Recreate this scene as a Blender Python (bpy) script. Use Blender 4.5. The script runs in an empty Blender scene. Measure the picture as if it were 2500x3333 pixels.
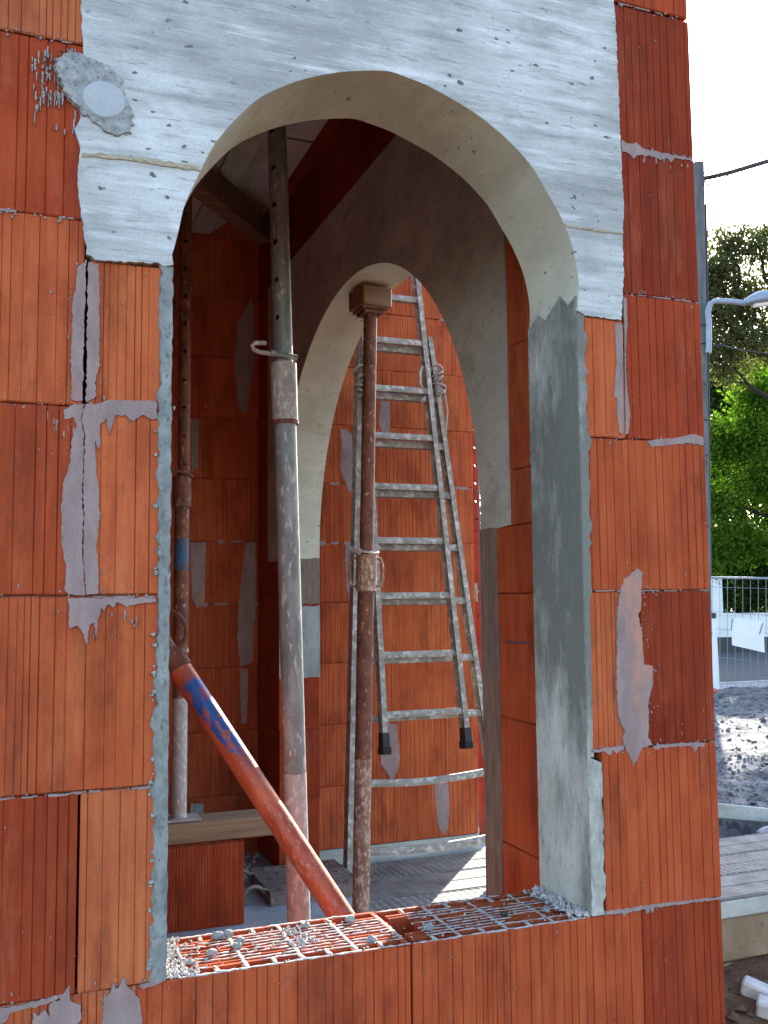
import bpy, bmesh, math, random
import numpy as np
from mathutils import Vector, Matrix, noise
rnd = random.Random(7)
sc = bpy.context.scene
COL = sc.collection
# ------------------------------------------------------------------ camera, light, exposure
CAM = dict(f=1.258,C=(0.0000,-1.6634,0.6299),rt=(0.9323,-0.3615,-0.0090),up=(-0.0221,-0.0817,0.9964),fw=(0.3609,0.9288,0.0842))
cam = bpy.data.cameras.new('camera'); camo = bpy.data.objects.new('camera', cam); COL.objects.link(camo)
cam.sensor_fit = 'HORIZONTAL'; cam.sensor_width = 36; cam.lens = CAM['f'] * 36
cam.clip_start = .05; cam.clip_end = 3000
R3 = Matrix((CAM['rt'], CAM['up'], tuple(-a for a in CAM['fw']))).transposed()
camo.matrix_world = Matrix.Translation(CAM['C']) @ R3.to_4x4()
sc.camera = camo
SUN = Vector((.5741, .6914, .4386)).normalized()
SUN_EL = math.asin(SUN.z); SUN_AZ = math.atan2(SUN.x, SUN.y)
world = bpy.data.worlds.new('World'); sc.world = world; world.use_nodes = True
nt = world.node_tree; nt.nodes.clear()
sky = nt.nodes.new('ShaderNodeTexSky'); sky.sky_type = 'NISHITA'; sky.sun_disc = False
sky.sun_elevation = SUN_EL; sky.sun_rotation = SUN_AZ
sky.air_density = 1.0; sky.dust_density = .8; sky.ozone_density = 1.0
bg = nt.nodes.new('ShaderNodeBackground'); bg.inputs[1].default_value = .14
wo = nt.nodes.new('ShaderNodeOutputWorld')
nt.links.new(sky.outputs[0], bg.inputs[0]); nt.links.new(bg.outputs[0], wo.inputs[0])
sl = bpy.data.lights.new('sun', 'SUN'); sl.energy = 4.6; sl.angle = math.radians(.53); sl.color = (1, .94, .84)
so = bpy.data.objects.new('sun', sl); COL.objects.link(so)
so.rotation_euler = SUN.to_track_quat('Z', 'Y').to_euler()
sc.view_settings.view_transform = 'Standard'; sc.view_settings.look = 'None'
sc.view_settings.exposure = 2.3; sc.view_settings.gamma = 1; sc.view_settings.use_curve_mapping = False
sc.render.engine = 'CYCLES'
sc.cycles.max_bounces = 10; sc.cycles.diffuse_bounces = 6; sc.cycles.caustics_reflective = False
sc.cycles.caustics_refractive = False; sc.cycles.sample_clamp_indirect = 6; sc.cycles.use_denoising = True

# ------------------------------------------------------------------ materials
class NB:
    def __init__(s, name):
        s.m = bpy.data.materials.new(name); s.m.use_nodes = True; s.t = s.m.node_tree
        s.p = s.t.nodes['Principled BSDF']; s.out = s.t.nodes['Material Output']
    def n(s, typ, **k):
        o = s.t.nodes.new('ShaderNode' + typ)
        for a, b in k.items(): setattr(o, a, b)
        return o
    def l(s, a, b): s.t.links.new(a, b)
    def co(s, scale=(1, 1, 1), space='Object', rot=(0, 0, 0)):
        tc = s.n('TexCoord'); mp = s.n('Mapping'); mp.inputs['Scale'].default_value = scale
        mp.inputs['Rotation'].default_value = rot
        s.l(tc.outputs[space], mp.inputs[0])
        oi = s.n('ObjectInfo'); mu = s.n('Math', operation='MULTIPLY'); mu.inputs[1].default_value = 37.
        s.l(oi.outputs['Random'], mu.inputs[0]); s.l(mu.outputs[0], mp.inputs['Location'])
        return mp.outputs[0]
    def noise(s, v, sc_=5, det=4, rough=.55):
        o = s.n('TexNoise'); o.inputs['Scale'].default_value = sc_; o.inputs['Detail'].default_value = det
        o.inputs['Roughness'].default_value = rough; s.l(v, o.inputs['Vector']); return o.outputs['Fac']
    def ramp(s, f, stops):
        o = s.n('ValToRGB'); e = o.color_ramp.elements
        while len(e) < len(stops): e.new(.5)
        for i, (p, c) in enumerate(stops):
            e[i].position = p; e[i].color = (c, c, c, 1) if not hasattr(c, '__len__') else (*c, 1)
        s.l(f, o.inputs[0]); return o.outputs[0]
    def mix(s, f, a, b, mode='MIX'):
        o = s.n('MixRGB', blend_type=mode)
        for i, x in enumerate((f, a, b)):
            if hasattr(x, 'links'): s.l(x, o.inputs[i])
            elif isinstance(x, (int, float)): o.inputs[i].default_value = x if i == 0 else (x, x, x, 1)
            else: o.inputs[i].default_value = (*x, 1)
        return o.outputs[0]
    def bump(s, h, st=.3, dist=.01):
        o = s.n('Bump'); o.inputs['Strength'].default_value = st; o.inputs['Distance'].default_value = dist
        s.l(h, o.inputs['Height'])
        if s.p.inputs['Normal'].is_linked: s.l(s.p.inputs['Normal'].links[0].from_socket, o.inputs['Normal'])
        s.l(o.outputs[0], s.p.inputs['Normal'])
    def fin(s, col, rough=.8, metal=0, spec=.4):
        if hasattr(col, 'links'): s.l(col, s.p.inputs['Base Color'])
        else: s.p.inputs['Base Color'].default_value = (*col, 1)
        if hasattr(rough, 'links'): s.l(rough, s.p.inputs['Roughness'])
        else: s.p.inputs['Roughness'].default_value = rough
        s.p.inputs['Metallic'].default_value = metal
        s.p.inputs['Specular IOR Level'].default_value = spec
        return s.m

def m_brick(name, world_side=False):
    b = NB(name); oi = b.n('ObjectInfo'); c = b.co()
    st = b.noise(b.co((55, 55, 4.)), 1, 5, .6)
    st2 = b.noise(b.co((230, 230, 5)), 1, 3)
    cl = b.noise(b.co((5, 5, 3.2)), 1, 7, .68)
    sp = b.noise(b.co((90, 90, 26)), 1, 5, .75)
    grain = b.noise(c, 420, 3, .7)
    k = b.mix(b.ramp(st, [(.3, .62), (.72, 1.28)]), (0, 0, 0), oi.outputs['Color'])
    m1 = b.mix(1, oi.outputs['Color'], b.ramp(st, [(.28, (.82, .76, .76)), (.5, (1, 1, 1)), (.75, (1.10, 1.2, 1.15))]), 'MULTIPLY')
    m2 = b.mix(1, m1, b.ramp(cl, [(.28, (.66, .60, .68)), (.48, (1, 1, 1)), (.72, (1.12, 1.34, 1.25))]), 'MULTIPLY')
    m3 = b.mix(.6, m2, b.ramp(st2, [(.3, .86), (.7, 1.1)]), 'MULTIPLY')
    dst = b.noise(b.co((22, 22, 3.5)), 1, 7, .75); m3 = b.mix(b.ramp(dst, [(.54, 0.), (.72, .28)]), m3, (.50, .21, .12)); drk = b.noise(b.co((9, 9, 3.)), 1, 7, .7); m3 = b.mix(b.ramp(drk, [(.50, 0.), (.68, .6)]), m3, (.13, .026, .014))
    m4 = b.mix(b.ramp(sp, [(.69, 0.), (.76, .55)]), m3, (.55, .24, .13))
    m5 = b.mix(.5, m4, b.ramp(grain, [(.3, .75), (.7, 1.2)]), 'MULTIPLY')
    b.bump(st2, .35, .0012); b.bump(grain, .25, .0006)
    return b.fin(m5, b.ramp(cl, [(.3, .7), (.7, .9)]), 0, .07)

def m_concrete(name, base, dark, streak=(6, 6, 90), rot=(0, 0, 0), pit=46, pits=.5, stain=.5, rough=.85, fine=1., light=None):
    b = NB(name)
    big = b.noise(b.co((1, 1, 1)), 3.2, 5, .6)
    big2 = b.noise(b.co((1.4, 1.4, 3.)), 7, 6, .65)
    stk = b.noise(b.co(streak, rot=rot), 1, 6, .72)
    gr = b.noise(b.co(), 260, 4, .7)
    wn = b.n('TexNoise'); wn.inputs['Scale'].default_value = 60; b.l(b.co(), wn.inputs['Vector']); vs = b.n('VectorMath', operation='MULTIPLY_ADD'); vs.inputs[1].default_value = (.022, .022, .018)
    b.l(wn.outputs['Color'], vs.inputs[0]); b.l(b.co((.8, .8, 1.5)), vs.inputs[2]); vo = b.n('TexVoronoi', feature='F1'); b.l(vs.outputs[0], vo.inputs['Vector']); vo.inputs['Scale'].default_value = pit
    vo.inputs['Randomness'].default_value = 1
    sel = b.noise(b.co(), pit * .35, 2)
    # pit size differs from cell to cell
    szr = b.n('SeparateColor'); b.l(vo.outputs['Color'], szr.inputs[0])
    sz = b.n('Math', operation='MULTIPLY'); sz.inputs[1].default_value = .27; 
    pw = b.n('Math', operation='POWER'); pw.inputs[1].default_value = 1.9
    b.l(szr.outputs[0], pw.inputs[0]); b.l(pw.outputs[0], sz.inputs[0])
    lt = b.n('Math', operation='SUBTRACT'); b.l(sz.outputs[0], lt.inputs[0]); b.l(vo.outputs['Distance'], lt.inputs[1])
    hole = b.ramp(lt.outputs[0], [(.0, 0.), (.035, 1.)])
    msk = b.mix(1, hole, b.ramp(sel, [(.44, 0.), (.54, 1.)]), 'MULTIPLY')
    c1 = b.mix(b.ramp(big, [(.36, .0), (.66, 1.)]), dark, base)
    c2 = b.mix(b.ramp(stk, [(.50, 0.), (.66, stain)]), c1, tuple(x * .62 for x in dark))
    c3 = b.mix(b.ramp(big2, [(.52, 0.), (.60, stain * .5), (.68, stain * 1.1)]), c2, tuple(x * .86 for x in dark))
    if light: c3 = b.mix(b.ramp(stk, [(.30, .75), (.46, 0.)]), c3, light)
    c4 = b.mix(1, c3, b.ramp(gr, [(.3, .86), (.7, 1.1)]), 'MULTIPLY')
    scr = b.noise(b.co(tuple(x * 3.2 for x in streak), rot=rot), 1, 4, .8); c4 = b.mix(b.ramp(scr, [(.60, 0.), (.645, stain)]), c4, tuple(x * .55 for x in dark)); b.bump(scr, .35 * fine, .002)
    pk = b.n('Math', operation='MULTIPLY'); pk.inputs[1].default_value = pits; b.l(msk, pk.inputs[0])
    c5 = b.mix(pk.outputs[0], c4, tuple(x * .38 for x in dark))
    inv = b.n('Invert'); b.l(msk, inv.inputs[1])
    b.bump(gr, .3 * fine, .0012); b.bump(stk, .5 * fine, .0025); b.bump(big2, .4, .004); b.bump(inv.outputs[0], .5 * pits, .004)
    return b.fin(c5, rough, 0, .3)

def m_simple(name, a, c2, scale=(1, 1, 1), ns=20, rough=.7, metal=0, bump=.3, dist=.003, lo=.35, hi=.65, spec=.4, speck=None, sscale=60, st=(.6, .68)):
    b = NB(name); f = b.noise(b.co(scale), ns, 6, .65)
    col = b.mix(b.ramp(f, [(lo, 0.), (hi, 1.)]), a, c2)
    if speck:
        s2 = b.noise(b.co(scale), sscale, 4, .6)
        col = b.mix(b.ramp(s2, [(st[0], 0.), (st[1], 1.)]), col, speck); b.bump(s2, .4, .002)
    g = b.noise(b.co(), 300, 3, .7); col = b.mix(.5, col, b.ramp(g, [(.3, .75), (.7, 1.2)]), 'MULTIPLY')
    b.bump(f, bump, dist)
    return b.fin(col, rough, metal, spec)

M = {}
M['brick'] = m_brick('fired_clay')
M['mortar'] = m_simple('thin_joint_mortar', (.235, .165, .155), (.315, .235, .22), (1, 1, .4), 26, .9, speck=(.44, .22, .15), sscale=11, st=(.60, .74), bump=.9, dist=.004)
M['cement'] = m_concrete('grey_cement_render', (.36, .37, .36), (.21, .225, .215), (30, 30, 6), pit=110, pits=.35, stain=.6)
M['cement_rough'] = m_simple('rough_cement', (.20, .215, .21), (.42, .43, .42), (1, 1, 1), 60, .95, bump=1., dist=.008, speck=(.12, .13, .13), sscale=150)
M['cement_edge'] = m_simple('grey_render_edge', (.15, .165, .155), (.29, .305, .29), (1, 1, .6), 34, .95, bump=1., dist=.005, speck=(.12, .135, .13), sscale=110, st=(.56, .66))
M['lintel'] = m_concrete('board_marked_concrete', (.60, .62, .61), (.35, .36, .345), (4, 4, 46), (0, math.radians(-7), 0), pit=44, pits=1., stain=.62, light=(.73, .75, .75))
M['soffit'] = m_concrete('cast_soffit_concrete', (.62, .61, .49), (.48, .47, .38), (10, 3, 14), pit=44, pits=.9, stain=.35, fine=.6)
M['inner'] = m_concrete('cast_inner_concrete', (.50, .50, .43), (.36, .355, .30), (6, 6, 8), pit=36, pits=.9, stain=.6)
M['plug'] = m_concrete('smooth_filler', (.47, .50, .52), (.36, .39, .41), (3, 3, 3), pit=60, pits=.2, stain=.2, fine=.4)
M['ridge'] = m_simple('stained_ridge', (.30, .24, .15), (.50, .44, .33), (1, 1, 4), 60, .9, bump=.8, dist=.004)
def m_jamb():
    b = NB('rendered_jamb_with_damp_stains'); tc = b.n('TexCoord'); sp = b.n('SeparateXYZ'); b.l(tc.outputs['Object'], sp.inputs[0])
    f = b.noise(b.co((11, 11, 4.5)), 1, 7, .72); f2 = b.noise(b.co((70, 70, 20)), 1, 6, .75); gr = b.noise(b.co(), 230, 4, .7); bg_ = b.noise(b.co(), 6, 4)
    zr = b.ramp(sp.outputs[2], [(.30, .0), (.52, .30), (.66, .36), (.80, .32), (.98, .26), (1., .2)])
    yr = b.n('MapRange'); yr.inputs[1].default_value = .02; yr.inputs[2].default_value = .10; yr.inputs[3].default_value = .14; yr.inputs[4].default_value = 0.; b.l(sp.outputs[1], yr.inputs[0])
    a = b.n('Math', operation='ADD'); b.l(zr, a.inputs[0]); b.l(yr.outputs[0], a.inputs[1]); a2 = b.n('Math', operation='ADD'); b.l(a.outputs[0], a2.inputs[0]); b.l(f, a2.inputs[1])
    a3 = b.n('Math', operation='MULTIPLY_ADD'); a3.inputs[1].default_value = .35; b.l(f2, a3.inputs[0]); b.l(a2.outputs[0], a3.inputs[2])
    c0 = b.mix(b.ramp(bg_, [(.35, 0.), (.65, 1.)]), (.44, .445, .40), (.58, .58, .535)); c1 = b.mix(b.ramp(a3.outputs[0], [(.66, 0.), (.86, .5), (1., .82)]), c0, (.11, .112, .09))
    c1 = b.mix(b.ramp(f2, [(.60, 0.), (.68, .6)]), c1, (.13, .14, .135)); c2 = b.mix(1, c1, b.ramp(gr, [(.3, .82), (.7, 1.12)]), 'MULTIPLY')
    b.bump(gr, .6, .002); b.bump(f2, .9, .004); return b.fin(c2, .85, 0, .3)
M['jamb'] = m_jamb()
M['stain'] = m_concrete('damp_render', (.40, .43, .44), (.16, .175, .165), (26, 26, 3.2), pit=120, pits=.35, stain=.85)
M['skim'] = m_simple('mortar_skim', (.13, .095, .07), (.24, .185, .14), (8, 8, 1.2), 9, .85, speck=(.26, .11, .07), sscale=14, st=(.6, .75))
M['galv'] = m_simple('worn_galvanised_steel', (.17, .18, .17), (.33, .335, .32), (1, 1, .35), 26, .62, .25, speck=(.50, .47, .42), sscale=75, st=(.57, .64))
M['galv_low'] = m_simple('mortar_splashed_steel', (.34, .29, .26), (.46, .40, .36), (1, 1, .6), 26, .75, .1, speck=(.60, .53, .47), sscale=70, st=(.52, .62), bump=.7)
M['rust'] = m_simple('rusty_steel', (.10, .04, .028), (.23, .09, .052), (1, 1, .6), 26, .8, .15, speck=(.42, .27, .18), sscale=60, st=(.60, .68), bump=.6)
M['rust_low'] = m_simple('mortar_spotted_rust', (.17, .075, .045), (.36, .22, .15), (1, 1, .5), 40, .85, .1, speck=(.50, .38, .29), sscale=95, st=(.52, .6), bump=.8)
M['redpaint'] = m_simple('red_oxide_paint', (.36, .075, .03), (.52, .15, .06), (1, 1, .5), 16, .45, .1, speck=(.13, .045, .03), sscale=26, st=(.57, .66), bump=.5)
M['bluepaint'] = m_simple('worn_blue_paint', (.02, .075, .16), (.05, .13, .22), (1, 1, .5), 26, .6, .1, speck=(.12, .05, .035), sscale=45, st=(.52, .6))
M['redpaint_dark'] = m_simple('old_red_paint', (.16, .022, .012), (.27, .04, .02), (1, 1, .5), 16, .6, 0, speck=(.08, .03, .02), sscale=26)
M['wood'] = m_simple('raw_timber', (.22, .125, .07), (.37, .235, .135), (1.2, 40, 40), 1.4, .8, speck=(.19, .12, .08), sscale=3)
M['wood_dark'] = m_simple('dirty_timber', (.13, .065, .04), (.25, .13, .075), (1.2, 30, 30), 1.4, .8, speck=(.07, .045, .03), sscale=4)
M['block_wood'] = m_simple('timber_block', (.16, .08, .04), (.28, .15, .08), (3, 40, 40), 1.2, .75, speck=(.12, .07, .045), sscale=5)
M['alu'] = m_simple('splattered_aluminium', (.21, .19, .16), (.35, .32, .275), (1, 1, 1), 14, .7, .1, speck=(.56, .54, .49), sscale=34, st=(.50, .66), bump=.8)
M['alu_dark'] = m_simple('grimy_aluminium', (.13, .11, .095), (.25, .22, .19), (1, 1, 1), 14, .6, .4, speck=(.40, .36, .32), sscale=60, st=(.6, .68))
M['rope'] = m_simple('dirty_rope', (.26, .24, .20), (.46, .43, .37), (1, 1, 6), 80, .95)
M['rubber'] = m_simple('black_rubber', (.012, .012, .012), (.03, .03, .03), ns=60, rough=.6)
M['plaster'] = m_simple('pale_ceiling_panel', (.52, .48, .46), (.64, .60, .57), ns=6, rough=.7)
M['slab'] = m_concrete('floor_concrete', (.38, .42, .44), (.26, .29, .31), (4, 4, 4), pit=60, pits=.6, stain=.5)
M['slab_edge'] = m_concrete('slab_edge_concrete', (.50, .50, .45), (.34, .35, .31), (4, 4, 20), pit=50, pits=.7, stain=.4)
M['dirt'] = m_simple('brown_earth', (.07, .034, .017), (.145, .078, .042), ns=9, rough=.95, bump=1., dist=.03, speck=(.24, .19, .15), sscale=40, st=(.62, .7))
M['rubble'] = m_simple('pale_rubble_ground', (.05, .052, .06), (.19, .185, .18), (1, 1, 1), 2.6, .95, bump=1., dist=.04, speck=(.035, .035, .04), sscale=11, st=(.50, .60))
M['rubble_dark'] = m_simple('broken_concrete', (.07, .07, .075), (.30, .29, .28), (1, 1, 1), 5, .95, bump=.8, dist=.01)
M['block'] = m_simple('earth_stained_block', (.17, .105, .06), (.29, .20, .125), ns=5, rough=.95, bump=.6, dist=.006, speck=(.14, .10, .07), sscale=20)
M['stone'] = m_simple('pale_stone', (.42, .41, .39), (.58, .56, .53), ns=14, rough=.9, bump=.5)
M['lump'] = m_simple('mortar_lump', (.17, .18, .19), (.28, .29, .29), ns=80, rough=.9, bump=.5)
M['crumb'] = m_simple('dry_mortar_crumb', (.30, .28, .265), (.52, .49, .46), ns=120, rough=.95, bump=.6, dist=.002)
M['asphalt'] = m_simple('asphalt', (.045, .045, .048), (.075, .075, .08), ns=30, rough=.9)
M['paving'] = m_simple('pink_paving', (.26, .23, .23), (.34, .30, .30), ns=10, rough=.9)
M['white'] = m_simple('white_wall_paint', (.68, .70, .70), (.80, .81, .80), ns=2, rough=.8)
M['sheet'] = m_simple('white_sheet', (.78, .78, .77), (.84, .84, .83), ns=3, rough=.6)
M['steel'] = m_simple('grey_fence_steel', (.22, .24, .26), (.34, .36, .38), ns=20, rough=.5, metal=.5)
M['pole'] = m_simple('weathered_pole', (.065, .07, .078), (.15, .16, .17), (1, 1, .1), 12, .85)
M['lamp'] = m_simple('pale_blue_lamp_paint', (.20, .25, .32), (.28, .33, .40), ns=5, rough=.4)
M['cable'] = m_simple('dark_cable', (.03, .032, .035), (.05, .05, .055), ns=20, rough=.7)
M['bark'] = m_simple('bark', (.012, .010, .008), (.035, .028, .022), (1, 1, .2), 12, .95, bump=.8, dist=.02)
M['redplastic'] = m_simple('red_plastic', (.50, .06, .05), (.60, .12, .10), ns=8, rough=.5)

def m_brace():
    b = NB('red_and_blue_paint'); tc = b.n('TexCoord'); sp = b.n('SeparateXYZ'); b.l(tc.outputs['Object'], sp.inputs[0])
    f = b.noise(b.co((1, 1, .5)), 16, 6, .6); n2 = b.noise(b.co((1, 1, 1)), 14, 5, .6); s2 = b.noise(b.co((1, 1, .45)), 60, 5, .65)
    red = b.mix(b.ramp(f, [(.35, 0.), (.65, 1.)]), (.30, .055, .020), (.50, .12, .045))
    red = b.mix(b.ramp(s2, [(.58, 0.), (.70, .9)]), red, (.15, .06, .04))
    s3 = b.noise(b.co((1, 1, .5)), 90, 6, .75); lowz = b.n('MapRange'); lowz.inputs[1].default_value = 1.1; lowz.inputs[2].default_value = .55; lowz.inputs[3].default_value = -.06; lowz.inputs[4].default_value = .05; b.l(sp.outputs[2], lowz.inputs[0]); sa = b.n('Math', operation='ADD'); b.l(s3, sa.inputs[0]); b.l(lowz.outputs[0], sa.inputs[1])
    red = b.mix(b.ramp(sa.outputs[0], [(.53, 0.), (.60, .7)]), red, (.46, .27, .17)); b.bump(sa.outputs[0], .5, .002)
    # worn band of blue paint: a wedge along one side of the upper tube
    zz = b.n('MapRange'); zz.inputs[1].default_value = 1.02; zz.inputs[2].default_value = 1.30; zz.inputs[4].default_value = .42; b.l(sp.outputs[2], zz.inputs[0])
    ztop = b.n('MapRange'); ztop.inputs[1].default_value = 1.325; ztop.inputs[2].default_value = 1.31; b.l(sp.outputs[2], ztop.inputs[0])
    dt = b.n('VectorMath', operation='DOT_PRODUCT'); dt.inputs[1].default_value = (.45, .89, 0); b.l(tc.outputs['Object'], dt.inputs[0]); a1 = b.n('Math', operation='MULTIPLY'); b.l(dt.outputs['Value'], a1.inputs[0]); a1.inputs[1].default_value = 16.
    a2 = b.n('Math', operation='ADD'); b.l(a1.outputs[0], a2.inputs[0]); b.l(n2, a2.inputs[1])
    a3 = b.n('Math', operation='ADD'); b.l(a2.outputs[0], a3.inputs[0]); b.l(zz.outputs[0], a3.inputs[1])
    mk = b.ramp(a3.outputs[0], [(.0, 0.), (.5, 0.)]); 
    g = b.n('MapRange'); g.inputs[1].default_value = .93; g.inputs[2].default_value = 1.03; b.l(a3.outputs[0], g.inputs[0])
    m1 = b.n('Math', operation='MULTIPLY'); b.l(g.outputs[0], m1.inputs[0]); b.l(ztop.outputs[0], m1.inputs[1])
    m2 = b.n('Math', operation='MULTIPLY'); b.l(m1.outputs[0], m2.inputs[0]); b.l(b.ramp(s2, [(.52, 1.), (.60, 0.)]), m2.inputs[1])
    zlo = b.n('MapRange'); zlo.inputs[1].default_value = .97; zlo.inputs[2].default_value = 1.14; b.l(sp.outputs[2], zlo.inputs[0])
    m3 = b.n('Math', operation='MULTIPLY'); b.l(m2.outputs[0], m3.inputs[0]); b.l(zlo.outputs[0], m3.inputs[1])
    col = b.mix(m3.outputs[0], red, (.010, .085, .30))
    b.bump(s2, .5, .003); b.bump(f, .3, .003)
    return b.fin(col, .42, .1, .5)
M['brace'] = m_brace()

def m_deck():
    b = NB('embossed_steel_deck'); vo = b.n('TexVoronoi', feature='F1'); b.l(b.co((26, 44, 30)), vo.inputs['Vector']); vo.inputs['Scale'].default_value = 1
    vo.inputs['Randomness'].default_value = .25
    f = b.noise(b.co(), 9, 5, .6); h = b.ramp(vo.outputs['Distance'], [(.16, 1.), (.42, 0.)])
    col = b.mix(b.ramp(f, [(.35, 0.), (.65, 1.)]), (.14, .127, .113), (.27, .25, .225)); col = b.mix(h, col, (.33, .31, .285))
    g = b.noise(b.co(), 160, 4, .7); col = b.mix(.8, col, b.ramp(g, [(.3, .55), (.7, 1.25)]), 'MULTIPLY')
    b.bump(h, .8, .008); b.bump(g, .4, .002)
    return b.fin(col, .8, .0, .25)
M['deck'] = m_deck()

def m_leaf(name, a, c2):
    b = NB(name); oi = b.n('NewGeometry'); f = b.n('ValToRGB'); e = f.color_ramp.elements
    e[0].color = (*a, 1); e[1].color = (*c2, 1); b.l(oi.outputs['Random Per Island'], f.inputs[0])
    d = b.n('BsdfDiffuse'); tr = b.n('BsdfTranslucent'); mx = b.n('MixShader'); mx.inputs[0].default_value = .5
    b.l(f.outputs[0], d.inputs[0]); hs = b.mix(1, f.outputs[0], (1.2, 1.4, .6), 'MULTIPLY'); b.l(hs, tr.inputs[0])
    b.l(d.outputs[0], mx.inputs[1]); b.l(tr.outputs[0], mx.inputs[2]); b.l(mx.outputs[0], b.out.inputs[0])
    return b.m
M['leaf_green'] = m_leaf('spring_leaves', (.014, .045, .007), (.13, .22, .028))
M['leaf_dark'] = m_leaf('dark_leaves', (.014, .035, .010), (.055, .085, .022))
M['leaf_olive'] = m_leaf('olive_leaves', (.05, .055, .028), (.15, .15, .075))

# ------------------------------------------------------------------ mesh helpers
def mk(name, v, f, mat, parent=None, smooth=False, loc=None):
    me = bpy.data.meshes.new(name); me.from_pydata([tuple(p) for p in v], [], f)
    if mat: me.materials.append(M[mat] if isinstance(mat, str) else mat)
    if smooth: me.polygons.foreach_set('use_smooth', [True] * len(me.polygons))
    me.update()
    o = bpy.data.objects.new(name, me); COL.objects.link(o)
    if loc: o.location = loc
    if parent: o.parent = parent
    return o
def thing(name, label, cat, group=None, loc=(0, 0, 0)):
    o = bpy.data.objects.new(name, None); COL.objects.link(o); o.location = loc; o.empty_display_size = .1
    return tag(o, label, cat, group)
def tag(o, label, cat, group=None):
    o['label'] = label; o['category'] = cat
    if group: o['group'] = group
    return o
def struct(o, kind='structure'): o['kind'] = kind; return o

class MB:
    def __init__(s): s.v = []; s.f = []
    def add(s, v, f):
        n = len(s.v); s.v += [tuple(p) for p in v]; s.f += [tuple(i + n for i in q) for q in f]; return s
    def box(s, x0, x1, y0, y1, z0, z1, b=0.):
        if b:
            return s.bevbox(x0, x1, y0, y1, z0, z1, b)
        v = [(x, y, z) for z in (z0, z1) for y in (y0, y1) for x in (x0, x1)]
        return s.add(v, [(0, 2, 3, 1), (4, 5, 7, 6), (0, 1, 5, 4), (2, 6, 7, 3), (0, 4, 6, 2), (1, 3, 7, 5)])
    def bevbox(s, x0, x1, y0, y1, z0, z1, b):
        v = []
        for z, i in ((z0, b), (z0 + b, 0), (z1 - b, 0), (z1, b)):
            v += [(x0 + i + b * (i == 0), y0 + i, z), (x1 - i - b * (i == 0), y0 + i, z), (x1 - i, y0 + i + b * (i == 0), z), (x1 - i, y1 - i - b * (i == 0), z),
                  (x1 - i - b * (i == 0), y1 - i, z), (x0 + i + b * (i == 0), y1 - i, z), (x0 + i, y1 - i - b * (i == 0), z), (x0 + i, y0 + i + b * (i == 0), z)]
        f = [tuple(range(7, -1, -1)), tuple(range(24, 32))]
        for r in range(3):
            for i in range(8): j = (i + 1) % 8; f.append((r * 8 + i, r * 8 + j, r * 8 + 8 + j, r * 8 + 8 + i))
        return s.add(v, f)
    def tube(s, pts, r, seg=12, cap=True, inner=None):
        P = [Vector(p) for p in pts]; n = len(P); rs = r if hasattr(r, '__len__') else [r] * n
        prev = None; rings = []
        for i in range(n):
            t = (P[min(i + 1, n - 1)] - P[max(i - 1, 0)]).normalized()
            if prev is None:
                a = Vector((0, 0, 1)) if abs(t.z) < .9 else Vector((1, 0, 0)); u = t.cross(a).normalized()
            else: u = (prev - t * prev.dot(t)).normalized()
            prev = u; w = t.cross(u)
            rings.append([P[i] + (u * math.cos(2 * math.pi * k / seg) + w * math.sin(2 * math.pi * k / seg)) * rs[i] for k in range(seg)])
        v = [p for q in rings for p in q]; f = []
        for i in range(n - 1):
            for k in range(seg): j = (k + 1) % seg; f.append((i * seg + k, i * seg + j, i * seg + seg + j, i * seg + seg + k))
        if cap: f += [tuple(range(seg - 1, -1, -1)), tuple(range((n - 1) * seg, n * seg))]
        return s.add(v, f)
    def obj(s, name, mat, parent=None, smooth=False, loc=None): return mk(name, s.v, s.f, mat, parent, smooth, loc)

def autosmooth(o, deg=40):
    me = o.data; bm = bmesh.new(); bm.from_mesh(me)
    bmesh.ops.recalc_face_normals(bm, faces=bm.faces)
    for e in bm.edges: e.smooth = e.calc_face_angle(0) < math.radians(deg)
    for f in bm.faces: f.smooth = True
    bm.to_mesh(me); bm.free(); return o

def jag(pts, amp=.0015, step=.006, r=rnd, keep=None):
    out = []
    n = len(pts)
    for i in range(n):
        a = Vector(pts[i]); b = Vector(pts[(i + 1) % n]); d = (b - a).length; k = max(1, int(d / step))
        nn = Vector((-(b - a).y, (b - a).x)).normalized() if d else Vector((0, 0))
        for j in range(k):
            p = a.lerp(b, j / k)
            if keep and keep(a, b): out.append(tuple(p) if j == 0 else tuple(p)); continue
            out.append(tuple(p + nn * r.uniform(-amp, amp) + (b - a) / max(d, 1e-6) * r.uniform(-.25, .25) * step * (j > 0)))
    return out

def slab(name, pts, y0, y1, mat, parent, frame='xz', x=0, inset=.0):
    """a closed outline in a wall's plane given real thickness; frame: xz = front or back wall, yz = side wall"""
    n = len(pts); P3 = (lambda a, b, d: (a, d, b)) if frame == 'xz' else (lambda a, b, d: (d, a, b))
    cx = sum(p[0] for p in pts) / n; cz = sum(p[1] for p in pts) / n
    bm = bmesh.new()
    A = [bm.verts.new(P3(p[0] + (cx - p[0]) * inset, p[1] + (cz - p[1]) * inset, y0)) for p in pts]
    B = [bm.verts.new(P3(p[0], p[1], y1)) for p in pts]
    bm.faces.new(A); bm.faces.new(B[::-1])
    for i in range(n): j = (i + 1) % n; bm.faces.new((A[i], B[i], B[j], A[j]))
    bmesh.ops.recalc_face_normals(bm, faces=bm.faces)
    bmesh.ops.triangulate(bm, faces=[f for f in bm.faces if len(f.verts) > 4])
    me = bpy.data.meshes.new(name); bm.to_mesh(me); bm.free(); me.materials.append(M[mat])
    o = bpy.data.objects.new(name, me); COL.objects.link(o); o.parent = parent
    return o

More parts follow.
